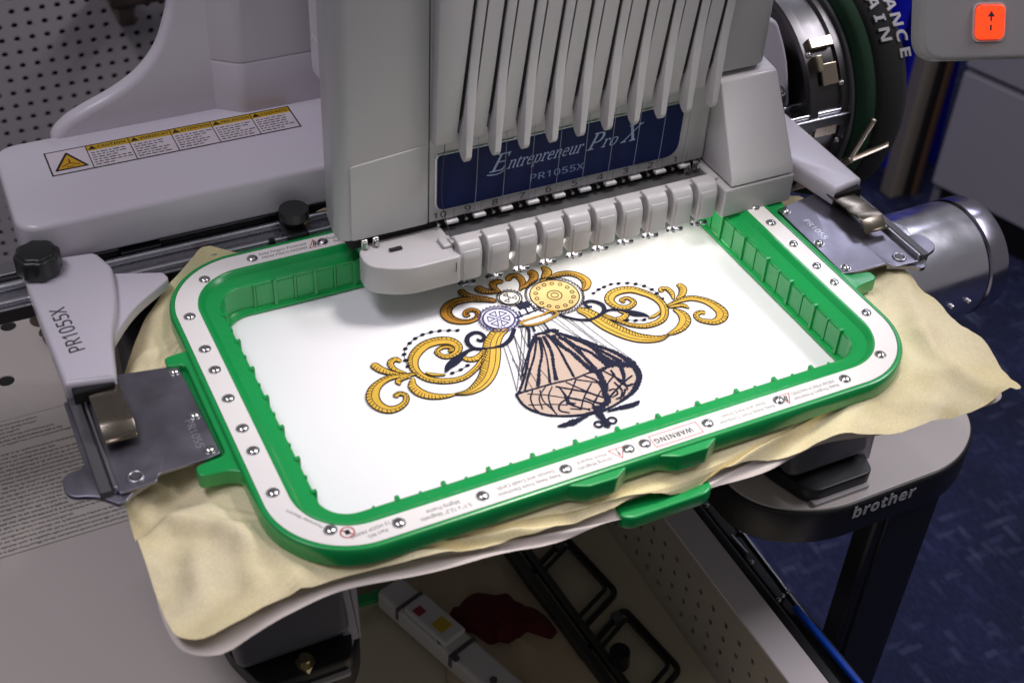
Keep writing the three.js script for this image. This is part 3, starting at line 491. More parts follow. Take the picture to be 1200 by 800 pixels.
const creamEdge = [[-230, -18, 134], [-216, -16, 131], [-200, -15, 127], [-172, -14, 124], [-150, -14, 127], [-134, -15, 129], [-107, -16, 131], [-79, -18, 133], [-50, -20, 134], [-30, -18, 135], [-9, -21, 134], [12, -19, 136], [43, -20, 134], [77, -21, 134], [114, -19, 140], [158, -22, 146], [189, -22, 148], [225, -25, 148], [246, -25, 146], [252, -22, 120], [251, -20, 105], [251, -16, 64], [244, -13, 25], [236, -14, -20], [225, -12, -70], [205, -11, -120], [150, -10, -150], [60, -10, -152], [-40, -9, -154], [-78, -2, -150], [-105, -12, -133], [-125, -8, -132], [-142, -1, -130], [-157, 1.5, -135], [-166, 0, -130], [-180, -8, -122], [-192, -15, -115], [-222, -20, -80], [-238, -24, -34], [-249, -23, 24], [-250, -21, 60], [-250, -20, 92], [-248, -19, 124], [-240, -18, 133]];
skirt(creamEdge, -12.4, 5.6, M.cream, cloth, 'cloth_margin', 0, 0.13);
const backing = tag(skirt(creamEdge.map(([x, y, z]) => z > 60 ? [x * (x < -200 ? 1 : 1.0), y - (x > 100 ? 12 : 8), z + (x > 100 ? -10 : x < -235 ? 1 : 3)] : [x * 0.96, y - 10, z * 0.96]), -22, 1.0, M.backing, scene, 'backing_sheet', 0, 0.57), 'white backing sheet showing below the hem of the cream cloth', 'backing sheet'); void backing;

// the embroidery, in millimetres on the cloth: [x, z, width]
const RIBBONS = [
  ['scroll', 0, 1, 1, [[-72.9,-6.4,2.5],[-80.7,-8.1,4],[-87.5,-9.4,5],[-94.5,-7.6,6],[-100.5,-3.1,8],[-103.6,3.4,9],[-102.8,10.6,8],[-98.6,15.5,6.5],[-92.6,15.8,5],[-87.4,12.6,4],[-85.7,7.9,3.5],[-88.3,5.3,3.5],[-92.0,6.8,4]]],
  ['feather', 0, 0, 1, [[-93.3,-24.8,6],[-90.4,-17.9,6],[-86.1,-12.9,4],[-80.4,-8.8,1.5]]],
  ['feather', 0, 0, 1, [[-77.0,-19.6,2.5],[-78.9,-22.8,4],[-82.5,-21.9,4.5],[-83.7,-17.5,4],[-81.8,-13.0,3],[-78.0,-9.4,1]]],
  ['feather', 0, 0, 1, [[-85.1,-1.2,1],[-85.1,-4.4,4],[-81.5,-6.1,4],[-76.4,-5.5,2]]],
  ['feather', 0, 0, 1, [[-76.1,-3.8,2],[-78.9,2.2,6],[-77.3,9.2,7],[-72.7,14.3,6],[-66.2,17.4,4],[-59.2,18.5,1.5]]],
  ['scroll', 0, 1, 1, [[-48.0,-17.7,2.5],[-45.2,-17.7,3],[-45.6,-20.6,3],[-50.4,-22.1,3.2],[-54.3,-19.5,3.5],[-51.8,-13.9,4.2],[-44.6,-14.1,5],[-40.7,-19.2,6],[-42.9,-25.3,7.5],[-49.3,-28.4,8],[-57.1,-28.3,8],[-64.0,-24.9,8],[-69.2,-19.6,7.5],[-71.9,-12.5,6.5],[-71.5,-5.8,5.5],[-68.3,0.4,5],[-60.0,5.9,5],[-49.9,7.4,4.5],[-41.2,3.8,4],[-33.6,-2.0,3.5],[-26.9,-9.2,2.5]]],
  ['scroll', 0, 2, -1, [[-59.7,18.3,1.5],[-52.2,19.5,5],[-44.9,17.5,9],[-37.7,12.6,11],[-31.3,4.8,12.5],[-25.5,-5.2,13],[-20.7,-14.2,12],[-14.1,-20.9,10],[-6.4,-23.7,6]]],
  ['feather', 0, 0, 1, [[-42.0,-11.4,1],[-41.1,-7.2,4],[-36.5,-5.3,5],[-31.0,-7.6,4],[-26.1,-12.2,2.5]]],
  ['feather', 0, 0, 1, [[-68.1,-5.2,1],[-64.1,-1.9,2.5],[-57.9,1.2,1]]],
  ['scroll', 0, 1, -1, [[72.6,-17.6,2.5],[71.0,-20.1,3],[75.8,-20.9,3],[77.6,-15.5,4],[71.6,-12.5,4.5],[65.6,-15.9,5.5],[64.3,-22.9,7],[68.5,-27.7,7.5],[75.5,-29.0,7.5],[82.4,-27.1,7],[87.8,-21.5,6.5],[91.9,-14.6,6],[93.0,-7.2,6],[91.0,-0.7,6],[86.1,5.4,5.5],[79.2,7.8,5],[71.6,7.3,4.5],[65.7,4.0,4],[61.2,-0.6,3.5],[57.4,-6.7,3],[53.6,-12.8,2]]],
  ['scroll', 0, 1, -1, [[94.2,-4.0,2],[105.5,-5.7,4.5],[112.9,-4.9,5.5],[119.2,0.0,6.5],[122.7,7.0,8],[123.2,14.6,9],[119.4,19.4,8],[113.9,20.7,6],[109.3,18.3,5],[106.2,14.7,4],[107.0,10.5,4],[110.8,9.4,4],[113.5,11.0,4]]],
  ['feather', 0, 0, 1, [[112.7,-21.1,4],[113.4,-16.0,6],[109.5,-10.6,5],[104.0,-7.7,1.5]]],
  ['feather', 0, 0, 1, [[99.1,-17.3,3],[99.9,-20.2,3.5],[103.4,-19.7,4],[104.4,-14.6,4],[102.0,-8.1,1.5]]],
  ['feather', 0, 0, 1, [[95.0,-2.2,1.5],[100.1,-1.9,3],[104.5,-0.5,4],[106.4,3.5,1]]],
  ['feather', 0, 1, -1, [[96.8,-0.1,2],[99.3,5.9,7],[98.2,11.8,8.5],[91.6,17.5,7],[84.2,19.7,4],[80.5,19.9,1.5]]],
  ['scroll', 0, 2, 1, [[81.4,20.3,1.5],[75.4,21.2,5],[68.8,19.3,8],[61.5,14.5,10],[55.7,6.8,11.5],[51.2,-2.1,12],[48.4,-10.0,11],[46.2,-16.8,9],[41.4,-23.3,6]]],
  ['feather', 0, 0, 1, [[52.7,-12.2,2],[56.9,-6.3,3],[62.7,-4.4,5],[67.4,-7.4,4],[64.1,-11.1,1]]],
  ['feather', 0, 0, 1, [[77.8,1.9,1],[82.8,1.3,2.5],[89.0,-1.5,1.5]]],
  ['scroll', 1, 1, -1, [[-1.3,-48.9,3],[-9.1,-54.5,5],[-16.9,-57.8,6],[-25.3,-58.5,7.5],[-32.0,-55.0,8],[-34.8,-49.9,8.5],[-34.0,-44.1,7.5],[-29.7,-39.7,5.5],[-23.7,-38.0,4.2],[-18.1,-40.2,4],[-16.5,-44.9,4],[-19.2,-47.8,4],[-23.4,-46.8,3.6],[-24.5,-43.7,3],[-21.7,-43.5,2]]],
  ['feather', 1, 0, 1, [[-16.6,-68.8,4.5],[-16.9,-64.2,6],[-12.4,-58.7,5],[-5.8,-54.1,4],[-0.7,-50.1,1.5]]],
  ['feather', 1, 0, 1, [[-6.6,-67.5,7],[-5.1,-63.1,7],[-1.0,-59.5,5],[4.9,-57.0,1.5]]],
  ['feather', 1, 0, 1, [[11.3,-65.2,3],[8.0,-67.1,5],[4.1,-65.8,5.5],[3.5,-61.4,4.5],[5.4,-56.8,1.5]]],
  ['feather', 1, 0, 1, [[14.1,-65.0,4],[17.8,-68.7,5],[21.7,-68.1,5.5],[22.7,-62.8,5.5],[20.9,-57.9,4],[16.7,-53.1,1.5]]],
  ['feather', 1, 0, 1, [[30.4,-69.3,6],[32.5,-65.5,7],[28.8,-59.4,6],[22.4,-56.3,4],[16.7,-54.4,1]]],
  ['feather', 2, 0, 1, [[41.0,-70.3,3],[41.8,-64.6,7],[38.3,-60.2,6],[32.1,-55.1,1.5]]],
  ['scroll', 2, 1, 1, [[39.3,-57.4,2.5],[47.4,-58.8,5],[54.4,-56.9,5.5],[58.9,-51.6,6.5],[59.9,-45.5,7.5],[56.5,-40.2,5.5],[53.0,-38.4,1.5]]],
];
const NAVY = [
  [[-28.0,-20.7,2],[-25.9,-18.5,2],[-22.8,-21.1,2.4],[-23.4,-25.2,2.4],[-26.7,-27.1,2.8],[-31.9,-24.9,3],[-34.2,-19.9,3],[-32.7,-14.1,2.5],[-28.1,-11.4,2],[-22.2,-9.7,1.8],[-15.2,-10.2,2.5],[-9.7,-12.9,3],[-2.9,-20.5,2.5]],
  [[-30.8,-12.9,1.5],[-35.4,-13.6,2],[-41.5,-11.2,4],[-48.0,-7.7,6],[-53.1,-4.9,4.5],[-57.0,-0.9,1]],
  [[51.0,-21.1,2],[48.7,-22.5,2],[48.5,-26.0,2.4],[51.8,-27.2,2.6],[55.9,-24.6,3],[57.9,-20.5,3],[56.2,-15.3,3],[51.1,-12.0,2.6],[44.4,-10.8,2.4],[38.2,-13.0,2],[33.1,-16.9,2],[28.4,-22.4,2]],
  [[53.1,-13.0,1.5],[58.4,-14.4,2],[63.0,-13.4,2],[68.8,-8.7,4],[72.8,-5.2,5],[77.1,-2.0,3],[78.9,1.0,0.8]],
  [[-27.1,31.4,1.5],[-27.9,37.3,1.8],[-26.6,44.4,2],[-20.5,52.7,2],[-13.7,57.2,2],[-1.4,61.7,2],[6.3,62.7,3.5],[13.7,63.2,2.5],[20.6,61.9,1.8],[28.0,59.6,2.5],[35.6,56.2,4],[41.2,51.4,4.5],[45.4,46.3,5],[47.3,38.9,5.5],[46.7,32.9,6]],
  [[48.4,36.1,5.5],[42.7,21.5,4.5],[36.1,12.4,3.6],[29.3,3.5,4],[23.7,-2.3,4],[20.4,-7.2,3]],
  [[20.8,-7.9,5],[16.8,-11.3,5],[12.4,-10.6,3.5],[9.1,-11.1,2.5],[5.6,-10.8,3]],
  [[5.7,-9.9,4],[-3.5,1.6,1.6],[-11.3,13.2,2],[-19.0,23.7,2],[-25.5,31.3,2]],
  [[5.9,-8.1,2],[-3.3,6.7,1.6],[-12.5,18.4,2],[-21.7,31.3,1.6]],
  [[7.7,-8.2,2.6],[2.0,6.4,2],[-5.3,17.4,2.2],[-11.2,27.9,3],[-13.3,31.0,2.5]],
  [[10.4,-7.9,3],[8.2,6.5,2.6],[3.2,19.4,2.4],[-0.9,30.6,3.5]],
  [[13.5,-8.4,2.6],[13.3,8.7,1.6],[9.9,31.2,1.6]],
  [[15.5,-6.6,5],[16.3,4.0,4],[19.0,12.0,3.5],[20.6,21.8,4],[22.4,29.2,5.5],[25.0,32.7,5]],
  [[18.6,-3.6,3],[24.1,9.0,2],[24.4,23.4,1.4],[26.1,30.7,1.4]],
  [[20.6,-1.9,4],[24.4,8.3,3],[29.4,16.3,3],[31.4,23.1,3.5],[34.1,31.7,5.5]],
  [[24.2,-2.1,3.5],[31.4,10.4,3],[34.4,21.8,4],[37.0,29.6,7],[41.9,33.3,7],[47.4,35.7,6]],
  [[33.0,17.0,1.2],[32.7,27.0,2.4],[36.1,33.3,4]],
  [[-27.9,31.8,2.4],[-16.5,32.0,1.8],[-2.9,32.2,1.6],[10.0,33.2,1.8],[19.6,32.1,1.8],[26.1,32.8,3],[34.5,31.0,4]],
  [[-17.6,33.1,1.2],[-21.5,38.5,1.2],[-23.1,47.1,1.2],[-22.1,50.5,1.2]],
  [[-13.5,34.1,1],[-15.7,43.3,1],[-13.8,53.3,1.4]],
  [[-5.6,34.3,1],[-11.4,41.2,1.2],[-14.1,51.7,1.4],[-13.8,56.4,1]],
  [[-2.0,35.8,1.2],[-2.1,44.4,2],[-3.0,50.3,3],[0.3,52.5,1.2]],
  [[9.9,34.4,1.2],[-1.0,45.7,1.4],[-8.5,49.4,1.4],[-10.8,53.8,1.4],[-6.5,58.0,1.2]],
  [[16.7,40.6,1.2],[6.4,50.4,1.2],[1.0,57.4,1.2]],
  [[18.5,48.5,1.2],[7.8,58.0,1.4]],
  [[31.5,40.4,1.4],[25.0,44.9,1.6],[20.1,50.8,5],[17.9,57.7,5],[9.1,61.6,5]],
  [[25.1,33.6,5],[23.7,41.1,5],[22.0,48.4,5]],
  [[-3.8,35.0,1.8],[10.6,46.7,1.6],[19.5,56.8,1.6]],
  [[9.9,34.4,1.2],[16.1,38.7,1.2],[24.1,44.5,1.4]],
  [[-3.3,44.7,2.4],[8.2,55.1,1.4],[9.1,58.5,1.2]],
  [[28.1,33.3,1.6],[31.5,40.4,1.6],[34.5,47.3,1.6],[33.4,54.1,1.4]],
  [[42.0,44.1,1.4],[34.5,47.3,1.8],[27.1,51.4,1.6],[20.2,55.5,1.8]],
  [[40.1,33.4,4],[37.4,42.1,3],[34.5,47.3,2.4]],
  [[22.6,50.2,1.4],[26.5,50.3,1.4],[26.5,54.3,1.4],[21.6,56.1,1.4]],
  [[-28.2,32.5,1],[-27.2,44.5,1]],
  [[-21.6,34.5,0.8],[-12.1,39.4,0.7],[-2.6,46.5,0.8]],
  [[-25.3,43.0,0.7],[-11.2,48.3,0.7],[-4.8,51.8,0.8]],
  [[32.4,52.9,2],[28.2,57.4,1.6],[23.1,58.3,1.6]],
  [[-4.3,49.7,3],[0.8,56.5,1.2],[5.5,60.1,2]],
  [[-4.8,54.9,1],[1.1,58.2,1.2]],
  [[12.6,-8.8,2],[13.5,2.8,1.4],[11.4,18.8,1.4],[10.0,32.1,1.6]],
  [[18.6,-7.1,2.4],[21.4,5.3,2],[23.8,18.2,2.6],[24.9,28.6,3]],
  [[8.3,-7.1,1.4],[3.0,11.0,1.2],[-5.6,31.1,1.4]],
  [[2.8,-7.7,1.6],[-8.1,6.3,1.2],[-19.7,21.8,1.2]],
  [[23.0,-4.3,2.6],[30.2,7.3,2],[38.0,21.7,3],[42.1,30.9,4]],
  [[15.8,32.9,1.2],[20.6,40.6,1.6],[18.9,51.8,1.6]],
  [[3.4,34.1,1],[8.8,42.8,1.2],[14.6,51.6,1.4]],
  [[32.7,35.2,2],[32.5,45.7,1.6],[34.8,50.7,2.4],[38.8,50.8,2]],
  [[-8.4,32.2,1],[-16.6,39.8,1],[-19.4,49.4,1]],
  [[6.7,49.7,1.4],[11.8,56.6,2],[16.5,60.2,2]],
  [[29.4,45.2,1.6],[29.9,53.4,1.6],[25.4,59.3,1.4]],
  [[-18.1,64.7,0.8],[-14.1,65.3,4],[-8.1,65.2,5],[-2.3,64.4,3],[4.6,62.8,2]],
  [[34.8,64.9,1.6],[31.1,66.0,4.5],[26.1,65.8,4.5],[20.3,65.3,3],[13.8,65.1,1.6]],
  [[9.6,58.7,6],[8.5,63.7,6],[8.5,68.6,5],[8.2,74.1,5],[8.2,77.1,3]],
  [[7.7,-38.4,8],[12.7,-39.0,9],[16.7,-40.0,6]],
  [[1.1,-25.0,2.4],[10.8,-25.8,2.4],[21.5,-26.2,2.4],[26.9,-27.6,2]],
  [[0.1,-21.9,2],[8.0,-20.3,2.4],[18.5,-20.3,2.4],[26.9,-23.0,2]],
  [[6.5,-28.9,1.6],[7.1,-34.9,1.6]],
  [[11.5,-29.5,1.6],[12.0,-36.5,1.6]],
  [[16.5,-30.1,1.6],[16.6,-37.4,1.6]],
  [[20.1,-30.4,1.6],[19.9,-36.9,1.6]],
  [[2.3,-29.8,1.8],[17.2,-31.6,1.6],[23.6,-32.6,1.4]],
  [[5.4,-19.6,3],[4.2,-14.9,2.4],[-2.5,-2.2,1.8]],
  [[8.6,-19.2,2.4],[7.5,-13.5,1.8]],
  [[16.2,-20.4,1.2],[16.2,-12.5,1.4]],
];
const ROPES = [
  [[-5.4,-16.3],[-17.0,19.8]],
  [[0.8,-19.8],[-1.3,-12.0],[-2.6,-1.4]],
  [[-15.6,-9.5],[-26.1,30.3]],
  [[-12.7,-10.8],[-19.5,23.5]],
  [[-16.0,3.0],[-16.7,31.1]],
  [[25.2,-22.0],[31.2,4.3],[37.6,18.1]],
  [[21.7,-20.8],[30.1,2.1],[35.4,9.5]],
  [[29.7,-19.2],[37.3,10.3]],
  [[32.8,-16.1],[36.4,1.3],[41.2,18.0]],
  [[37.9,-11.3],[43.9,13.1],[50.1,35.2]],
  [[2.2,-20.1],[-25.1,28.3]],
  [[4.1,-19.3],[-17.6,18.7]],
  [[11.7,-19.6],[11.9,-10.8]],
  [[14.0,-19.5],[13.7,-10.9]],
  [[-5.7,-14.7],[-12.6,20.8]],
  [[-12.3,29.0],[-11.4,4.9]],
  [[-4.8,30.6],[-5.3,17.4]],
  [[4.3,7.4],[-5.0,32.1]],
  [[12.9,12.7],[10.5,32.3]],
];
const DOTS = [
  [[-74.8,-14.5],[-74.1,-20.0],[-72.8,-25.2],[-70.2,-29.6],[-65.9,-33.3],[-61.2,-36.0],[-55.8,-37.6],[-50.2,-37.8],[-45.0,-36.9],[-39.7,-35.1],[-34.9,-33.1]],
  [[-53.5,1.0],[-47.8,0.2],[-42.6,-1.7]],
  [[58.5,-33.3],[63.4,-35.5],[67.9,-36.4],[73.2,-37.1],[78.1,-36.0],[83.4,-34.2],[88.0,-31.4],[91.9,-27.4],[94.6,-22.4],[95.6,-17.8],[95.7,-11.6]],
  [[64.8,-1.8],[69.5,0.6],[74.8,2.0]],
];
const BALLOON = [[6.4,-11.4],[18.4,-8.9],[24.7,-1.9],[29.9,4.6],[36.7,13.5],[43.1,23.0],[47.0,35.5],[44.8,45.3],[40.1,51.3],[28.4,59.0],[13.9,62.9],[-1.0,61.1],[-13.3,56.6],[-20.2,52.1],[-26.1,43.5],[-27.1,34.5],[-23.3,29.1],[-13.7,16.3],[-3.5,1.6]];
const BASKET = [[1.9,-29.1],[4.0,-38.1],[18.1,-40.4],[26.3,-28.7],[19.2,-21.8],[2.9,-21.6]];
const GEARS = [[[34.7,-40.4],15.5],[[7.5,-48.9],6.4],[[-7.4,-33.0],9.9]];
const ANCHOR_RINGS = [[[4.0,72.3],2.2],[[12.6,72.6],2.4]];
const BASKET_RIM = [[2.5,-24.4],[5.0,-21.1],[12.2,-19.4],[21.7,-20.8],[27.8,-23.6],[26.7,-27.2],[17.9,-26.0],[8.8,-25.3],[2.5,-24.4]];

{
  const FZ = FY + 0.15;
  const goldMats = [std(rgb(0.95, 0.58, 0.07), 0.42, { bumpMap: satinTex, bumpScale: 0.0003 }), std(rgb(0.56, 0.25, 0.015), 0.42, { bumpMap: satinTex, bumpScale: 0.0003 }), std(rgb(0.66, 0.36, 0.035), 0.42, { bumpMap: satinTex, bumpScale: 0.0003 })];
  const navyMat = std(rgb(0.006, 0.008, 0.034), 0.9, { bumpMap: satinTex, bumpScale: 0.00015 }), brown = std(rgb(0.016, 0.008, 0.006), 0.95), violet = std(rgb(0.04, 0.038, 0.17), 0.7), peach = std(rgb(0.76, 0.58, 0.47), 0.7, { bumpMap: satinTex, bumpScale: 0.0003 });
  const spine = (pts, step = 0.6, closed = false) => { // evenly stepped [x, z, width, nx, nz]
    const c = new THREE.CatmullRomCurve3(pts.map(([x, z]) => new THREE.Vector3(x, 0, z)), closed, 'centripetal'), w = new THREE.CatmullRomCurve3(pts.map(([x, z, q], i) => new THREE.Vector3(i, q ?? 1, 0)), false);
    const n = Math.max(6, Math.round(c.getLength() / step)), out = []; c.arcLengthDivisions = 400;
    for (let i = 0; i <= n; i++) { const t = i / n, p = c.getPoint(t), d = c.getTangent(t); out.push([p.x, p.z, Math.max(0.2, w.getPoint(Math.min(1, t)).y), -d.z, d.x]); }
    return out;
  };
  const taper = (sp) => { const n = sp.length, len = (n - 1) * 0.6; return sp.map(([x, z, w, a, b], i) => { const d0 = i / (n - 1) * len, d1 = len - d0, k = (d) => { const q = Math.min(1, d / (w * 0.55 + 0.01)); return Math.sqrt(Math.max(0, 1 - (1 - q) ** 2)); }; return [x, z, Math.max(0.12, w * k(d0) * k(d1)), a, b]; }); };
  const ribbon = (sp, y, h, f = (w) => [-w / 2, w / 2]) => { // raised satin strip
    const k = 7, pos = [], uv = [], idx = []; let run = 0;
    sp.forEach(([x, z, w, nx, nz], i) => { if (i) run += Math.hypot(x - sp[i - 1][0], z - sp[i - 1][1]); const [a, b] = f(w, i / (sp.length - 1)); for (let j = 0; j < k; j++) { const t = j / (k - 1), o = a + (b - a) * t; pos.push(x + nx * o, y + h * (1 - (2 * t - 1) ** 4) - 0.02, z + nz * o); uv.push(run * S, o * S); } });
    for (let i = 0; i < sp.length - 1; i++) for (let j = 0; j < k - 1; j++) { const a = i * k + j, b = a + 1, c = a + k, d = c + 1; idx.push(a, b, c, b, d, c); }
    const g = new THREE.BufferGeometry(); g.setAttribute('position', new THREE.Float32BufferAttribute(pos, 3)); g.setAttribute('uv', new THREE.Float32BufferAttribute(uv, 2)); g.setIndex(idx); g.computeVertexNormals();
    if (g.attributes.normal.getY(3 + k) < 0) { for (let q = 0; q < idx.length; q += 3) { const t = idx[q]; idx[q] = idx[q + 1]; idx[q + 1] = t; } g.setIndex(idx); g.computeVertexNormals(); }
    return g.toNonIndexed();
  };
  const merge = (l) => mergeGeometries(l);
  const add = (name, list, mat, parent = cloth) => part(parent, name, merge(list), mat, { uv: true });
  for (const [kind, col, hatch, sd, pts] of RIBBONS) {
    const sp = taper(spine(pts.map(([x, z, w]) => [x, z, w * 0.84]))), y = FZ + rnd() * 0.05, top = y + 0.52;
    const r = add(kind === 'scroll' ? 'golden_scroll' : 'golden_feather', [ribbon(sp, y, 0.5)], goldMats[col]);
    const lines = [ribbon(sp, top - 0.42, 0.42, (w) => [w / 2 - 0.32, w / 2 + 0.3]), ribbon(sp, top - 0.42, 0.42, (w) => [-w / 2 - 0.3, -w / 2 + 0.32])];
    const inner = hatch ? [[sd * 0.08]] : [[sd * 0.05]];
    if (hatch === 2) inner.push([-sd * 0.24]);
    for (const [q] of inner) if (hatch) lines.push(ribbon(sp, top - 0.1, 0.2, (w, t) => [w * q - 0.26, w * q + 0.26]));
    // the ladder of short stitches along one side
    let run = 0, next = 1;
    const stitched = hatch || pts.length > 3;
    for (let i = 1; i < sp.length - 1 && stitched; i++) {
      run += Math.hypot(sp[i][0] - sp[i - 1][0], sp[i][1] - sp[i - 1][1]); if (run < next) continue; next += hatch ? 2.1 : 2.0;
      const [x, z, w, nx, nz] = sp[i]; if (w < 2.6) continue;
      const q0 = hatch ? w * sd * 0.08 : -w * 0.1, q1 = sd * w * 0.5, tx = nz, tz = -nx, sl = hatch ? w * 0.16 : 0.8;
      lines.push(ribbon([[x + nx * q0, z + nz * q0, 0.3, 0, 0], [x + nx * q1 + tx * sl, z + nz * q1 + tz * sl, 0.3, 0, 0]].map(([a, b]) => { const dx = nx * (q1 - q0) + tx * sl, dz = nz * (q1 - q0) + tz * sl, l = Math.hypot(dx, dz); return [a, b, 0.5, -dz / l, dx / l]; }), top - 0.1, 0.2));
    }
    add('outline', lines, brown, r);
  }
  // balloon
  const flat = (pts, y) => { const g = new THREE.ShapeGeometry(new THREE.Shape(new THREE.SplineCurve([...pts, pts[0]].map(([x, z]) => new THREE.Vector2(x, -z))).getPoints(160)), 1); g.rotateX(-Math.PI / 2); g.translate(0, y, 0); const p = g.attributes.position, uv = g.attributes.uv; for (let i = 0; i < p.count; i++) uv.setXY(i, p.getX(i) * S, p.getZ(i) * S); return g.toNonIndexed(); };
  const bal = add('balloon', [flat(BALLOON, FZ + 0.1)], peach);
  const ragged = (sp) => sp.map((p, i) => [p[0], p[1], p[2] * (p[2] > 1.2 ? 0.72 + 0.55 * hash(i, p[0]) : 1) * 0.82, p[3], p[4]]);
  add('netting', NAVY.slice(4).map((p, i) => ribbon(ragged(spine(p, 0.5)), FZ + 0.16 + i * 0.004, 0.34)), navyMat, bal);
  for (const p of NAVY.slice(0, 4)) add('navy_flourish', [ribbon(spine(p, 0.5), FZ + 0.45, 0.5)], navyMat);
  add('rope_lines', ROPES.map((p) => ribbon(spine(p.length > 2 ? p : [p[0], [(p[0][0] + p[1][0]) / 2 + 0.3, (p[0][1] + p[1][1]) / 2], p[1]], 1).map((q) => [q[0], q[1], 0.42, q[3], q[4]]), FZ + 0.2, 0.2)), navyMat, bal);
  for (const row of DOTS) {
    const l = [ribbon(spine(row, 0.8).map((q) => [q[0], q[1], 0.34, q[3], q[4]]), FZ + 0.1, 0.2)];
    for (const [x, z] of row) { const g = new THREE.SphereGeometry(1.25, 12, 6); g.scale(1.25, 0.4, 0.85); g.translate(x, FZ + 0.2, z); l.push(g.toNonIndexed()); }
    add('dotted_line', l, navyMat);
  }
  const circle = (cx, cz, r, w, y, n = 60) => ribbon(Array.from({ length: n + 1 }, (_, i) => { const a = i / n * Math.PI * 2; return [cx + r * Math.cos(a), cz + r * Math.sin(a), w, Math.cos(a), Math.sin(a)]; }), y, 0.3);
  const disc = (cx, cz, r, y) => flat(Array.from({ length: 40 }, (_, i) => [cx + r * Math.cos(i / 40 * Math.PI * 2), cz + r * Math.sin(i / 40 * Math.PI * 2)]), y);
  const seg = (x0, z0, x1, z1, w, y) => { const l = Math.hypot(x1 - x0, z1 - z0), nx = -(z1 - z0) / l, nz = (x1 - x0) / l; return ribbon([[x0, z0, w, nx, nz], [x1, z1, w, nx, nz]], y, 0.3); };
  GEARS.forEach(([[cx, cz], r], k) => {
    const body = add('gear', [disc(cx, cz, r, FZ + 0.5)], k ? std(rgb(...(k === 2 ? [0.72, 0.7, 0.82] : [0.84, 0.82, 0.78])), 0.8) : std(rgb(0.72, 0.5, 0.19), 0.6, { bumpMap: satinTex, bumpScale: 0.00015 }));
    const ink = k === 2 ? violet : brown, l = [circle(cx, cz, r * (k ? 0.98 : 1), k === 2 ? 1.1 : 0.75, FZ + 0.55), circle(cx, cz, r * 1.2, 0.4, FZ + 0.3)];
    const nT = k === 0 ? 46 : k === 1 ? 22 : 30, Y = FZ + 0.6;
    for (let i = 0; i < nT; i++) { const a = i / nT * Math.PI * 2, b = a + Math.PI / nT, r0 = r * (k ? 1.14 : 1.1), r1 = r * (k ? 1.32 : 1.22); l.push(seg(cx + r0 * Math.cos(a), cz + r0 * Math.sin(a), cx + r1 * Math.cos(b), cz + r1 * Math.sin(b), k === 1 ? 0.6 : 0.75, Y), seg(cx + r1 * Math.cos(b), cz + r1 * Math.sin(b), cx + r0 * Math.cos(a + 2 * Math.PI / nT), cz + r0 * Math.sin(a + 2 * Math.PI / nT), 0.5, Y)); }
    if (k === 0) { l.push(circle(cx, cz, r * 0.3, 0.6, Y), circle(cx, cz, r * 0.15, 0.5, Y)); for (let i = 0; i < 14; i++) { const a = i / 14 * Math.PI * 2 + 0.1; l.push(circle(cx + r * 0.76 * Math.cos(a), cz + r * 0.76 * Math.sin(a), 1.25, 0.5, Y, 16)); } }
    else { const m = k === 1 ? 3 : 6; for (let i = 0; i < m; i++) { const a = i / m * Math.PI * 2 + 0.3, a0 = a - 0.36, a1 = a + 0.36, P = (q, R) => [cx + q * r * Math.cos(R), cz + q * r * Math.sin(R)]; const A = P(0.22, a), B = P(0.72, a0), C = P(0.72, a1); l.push(seg(...A, ...B, 0.6, Y), seg(...B, ...C, 0.6, Y), seg(...C, ...A, 0.6, Y)); } l.push(circle(cx, cz, r * 0.13, 0.5, Y, 16)); }
    add('gear_lines', l, ink, body);
  });
  const bk = add('basket', [flat(BASKET, FZ + 0.3)], std(rgb(0.8, 0.8, 0.84), 0.8)); add('basket_rim', [ribbon(spine(BASKET_RIM.map((p) => [...p, 1.6]), 0.5), FZ + 0.7, 0.4)], goldMats[2], bk);
  add('anchor_ring', ANCHOR_RINGS.map(([[x, z], r]) => circle(x, z, r, 1.3, FZ + 0.3, 24)), navyMat, bal);
}

// ---------- beside the machine, on the right ----------
{
  const t = thing('cap_jig', 'polished steel cap hooping drum clamped beside the right bracket of the hoop', 'hooping drum', [360, -144, -50]);
  const c = [0, -100, -50], ax = (pts) => { const g = new THREE.LatheGeometry(pts.map(([r, x]) => new THREE.Vector2(r, x)), 72); g.rotateZ(-Math.PI / 2); g.translate(c[0], c[1], c[2]); return toCreasedNormals(g, 0.5); };
  part(t, 'drum', ax([[40, 250], [43.6, 252], [44, 256], [44, 380], [43.4, 381.5], [41, 382]]), M.polished);
  part(t, 'end_band', ax([[43, 383], [44.6, 384], [44.6, 398], [44, 400], [38, 401], [0, 401]]), metal(rgb(0.46, 0.44, 0.52), 0.26));
  part(t, 'clip', [slab(roundPoly([[285, -62, 3], [316, -62, 3], [326, -44, 8], [316, -28, 3], [285, -30, 3]], 3), -55.6, -53, 0.6)], M.polished);
  const dim = metres(new THREE.SphereGeometry(2, 12, 8)); pieces(t, 'rivet', dim, M.chrome, [[350, -105, -5.5], [366, -105, -5.5]]);
  part(t, 'mount', box(300, 345, TY + 1, -120, -80, -20, 4), M.darkGrey);
}
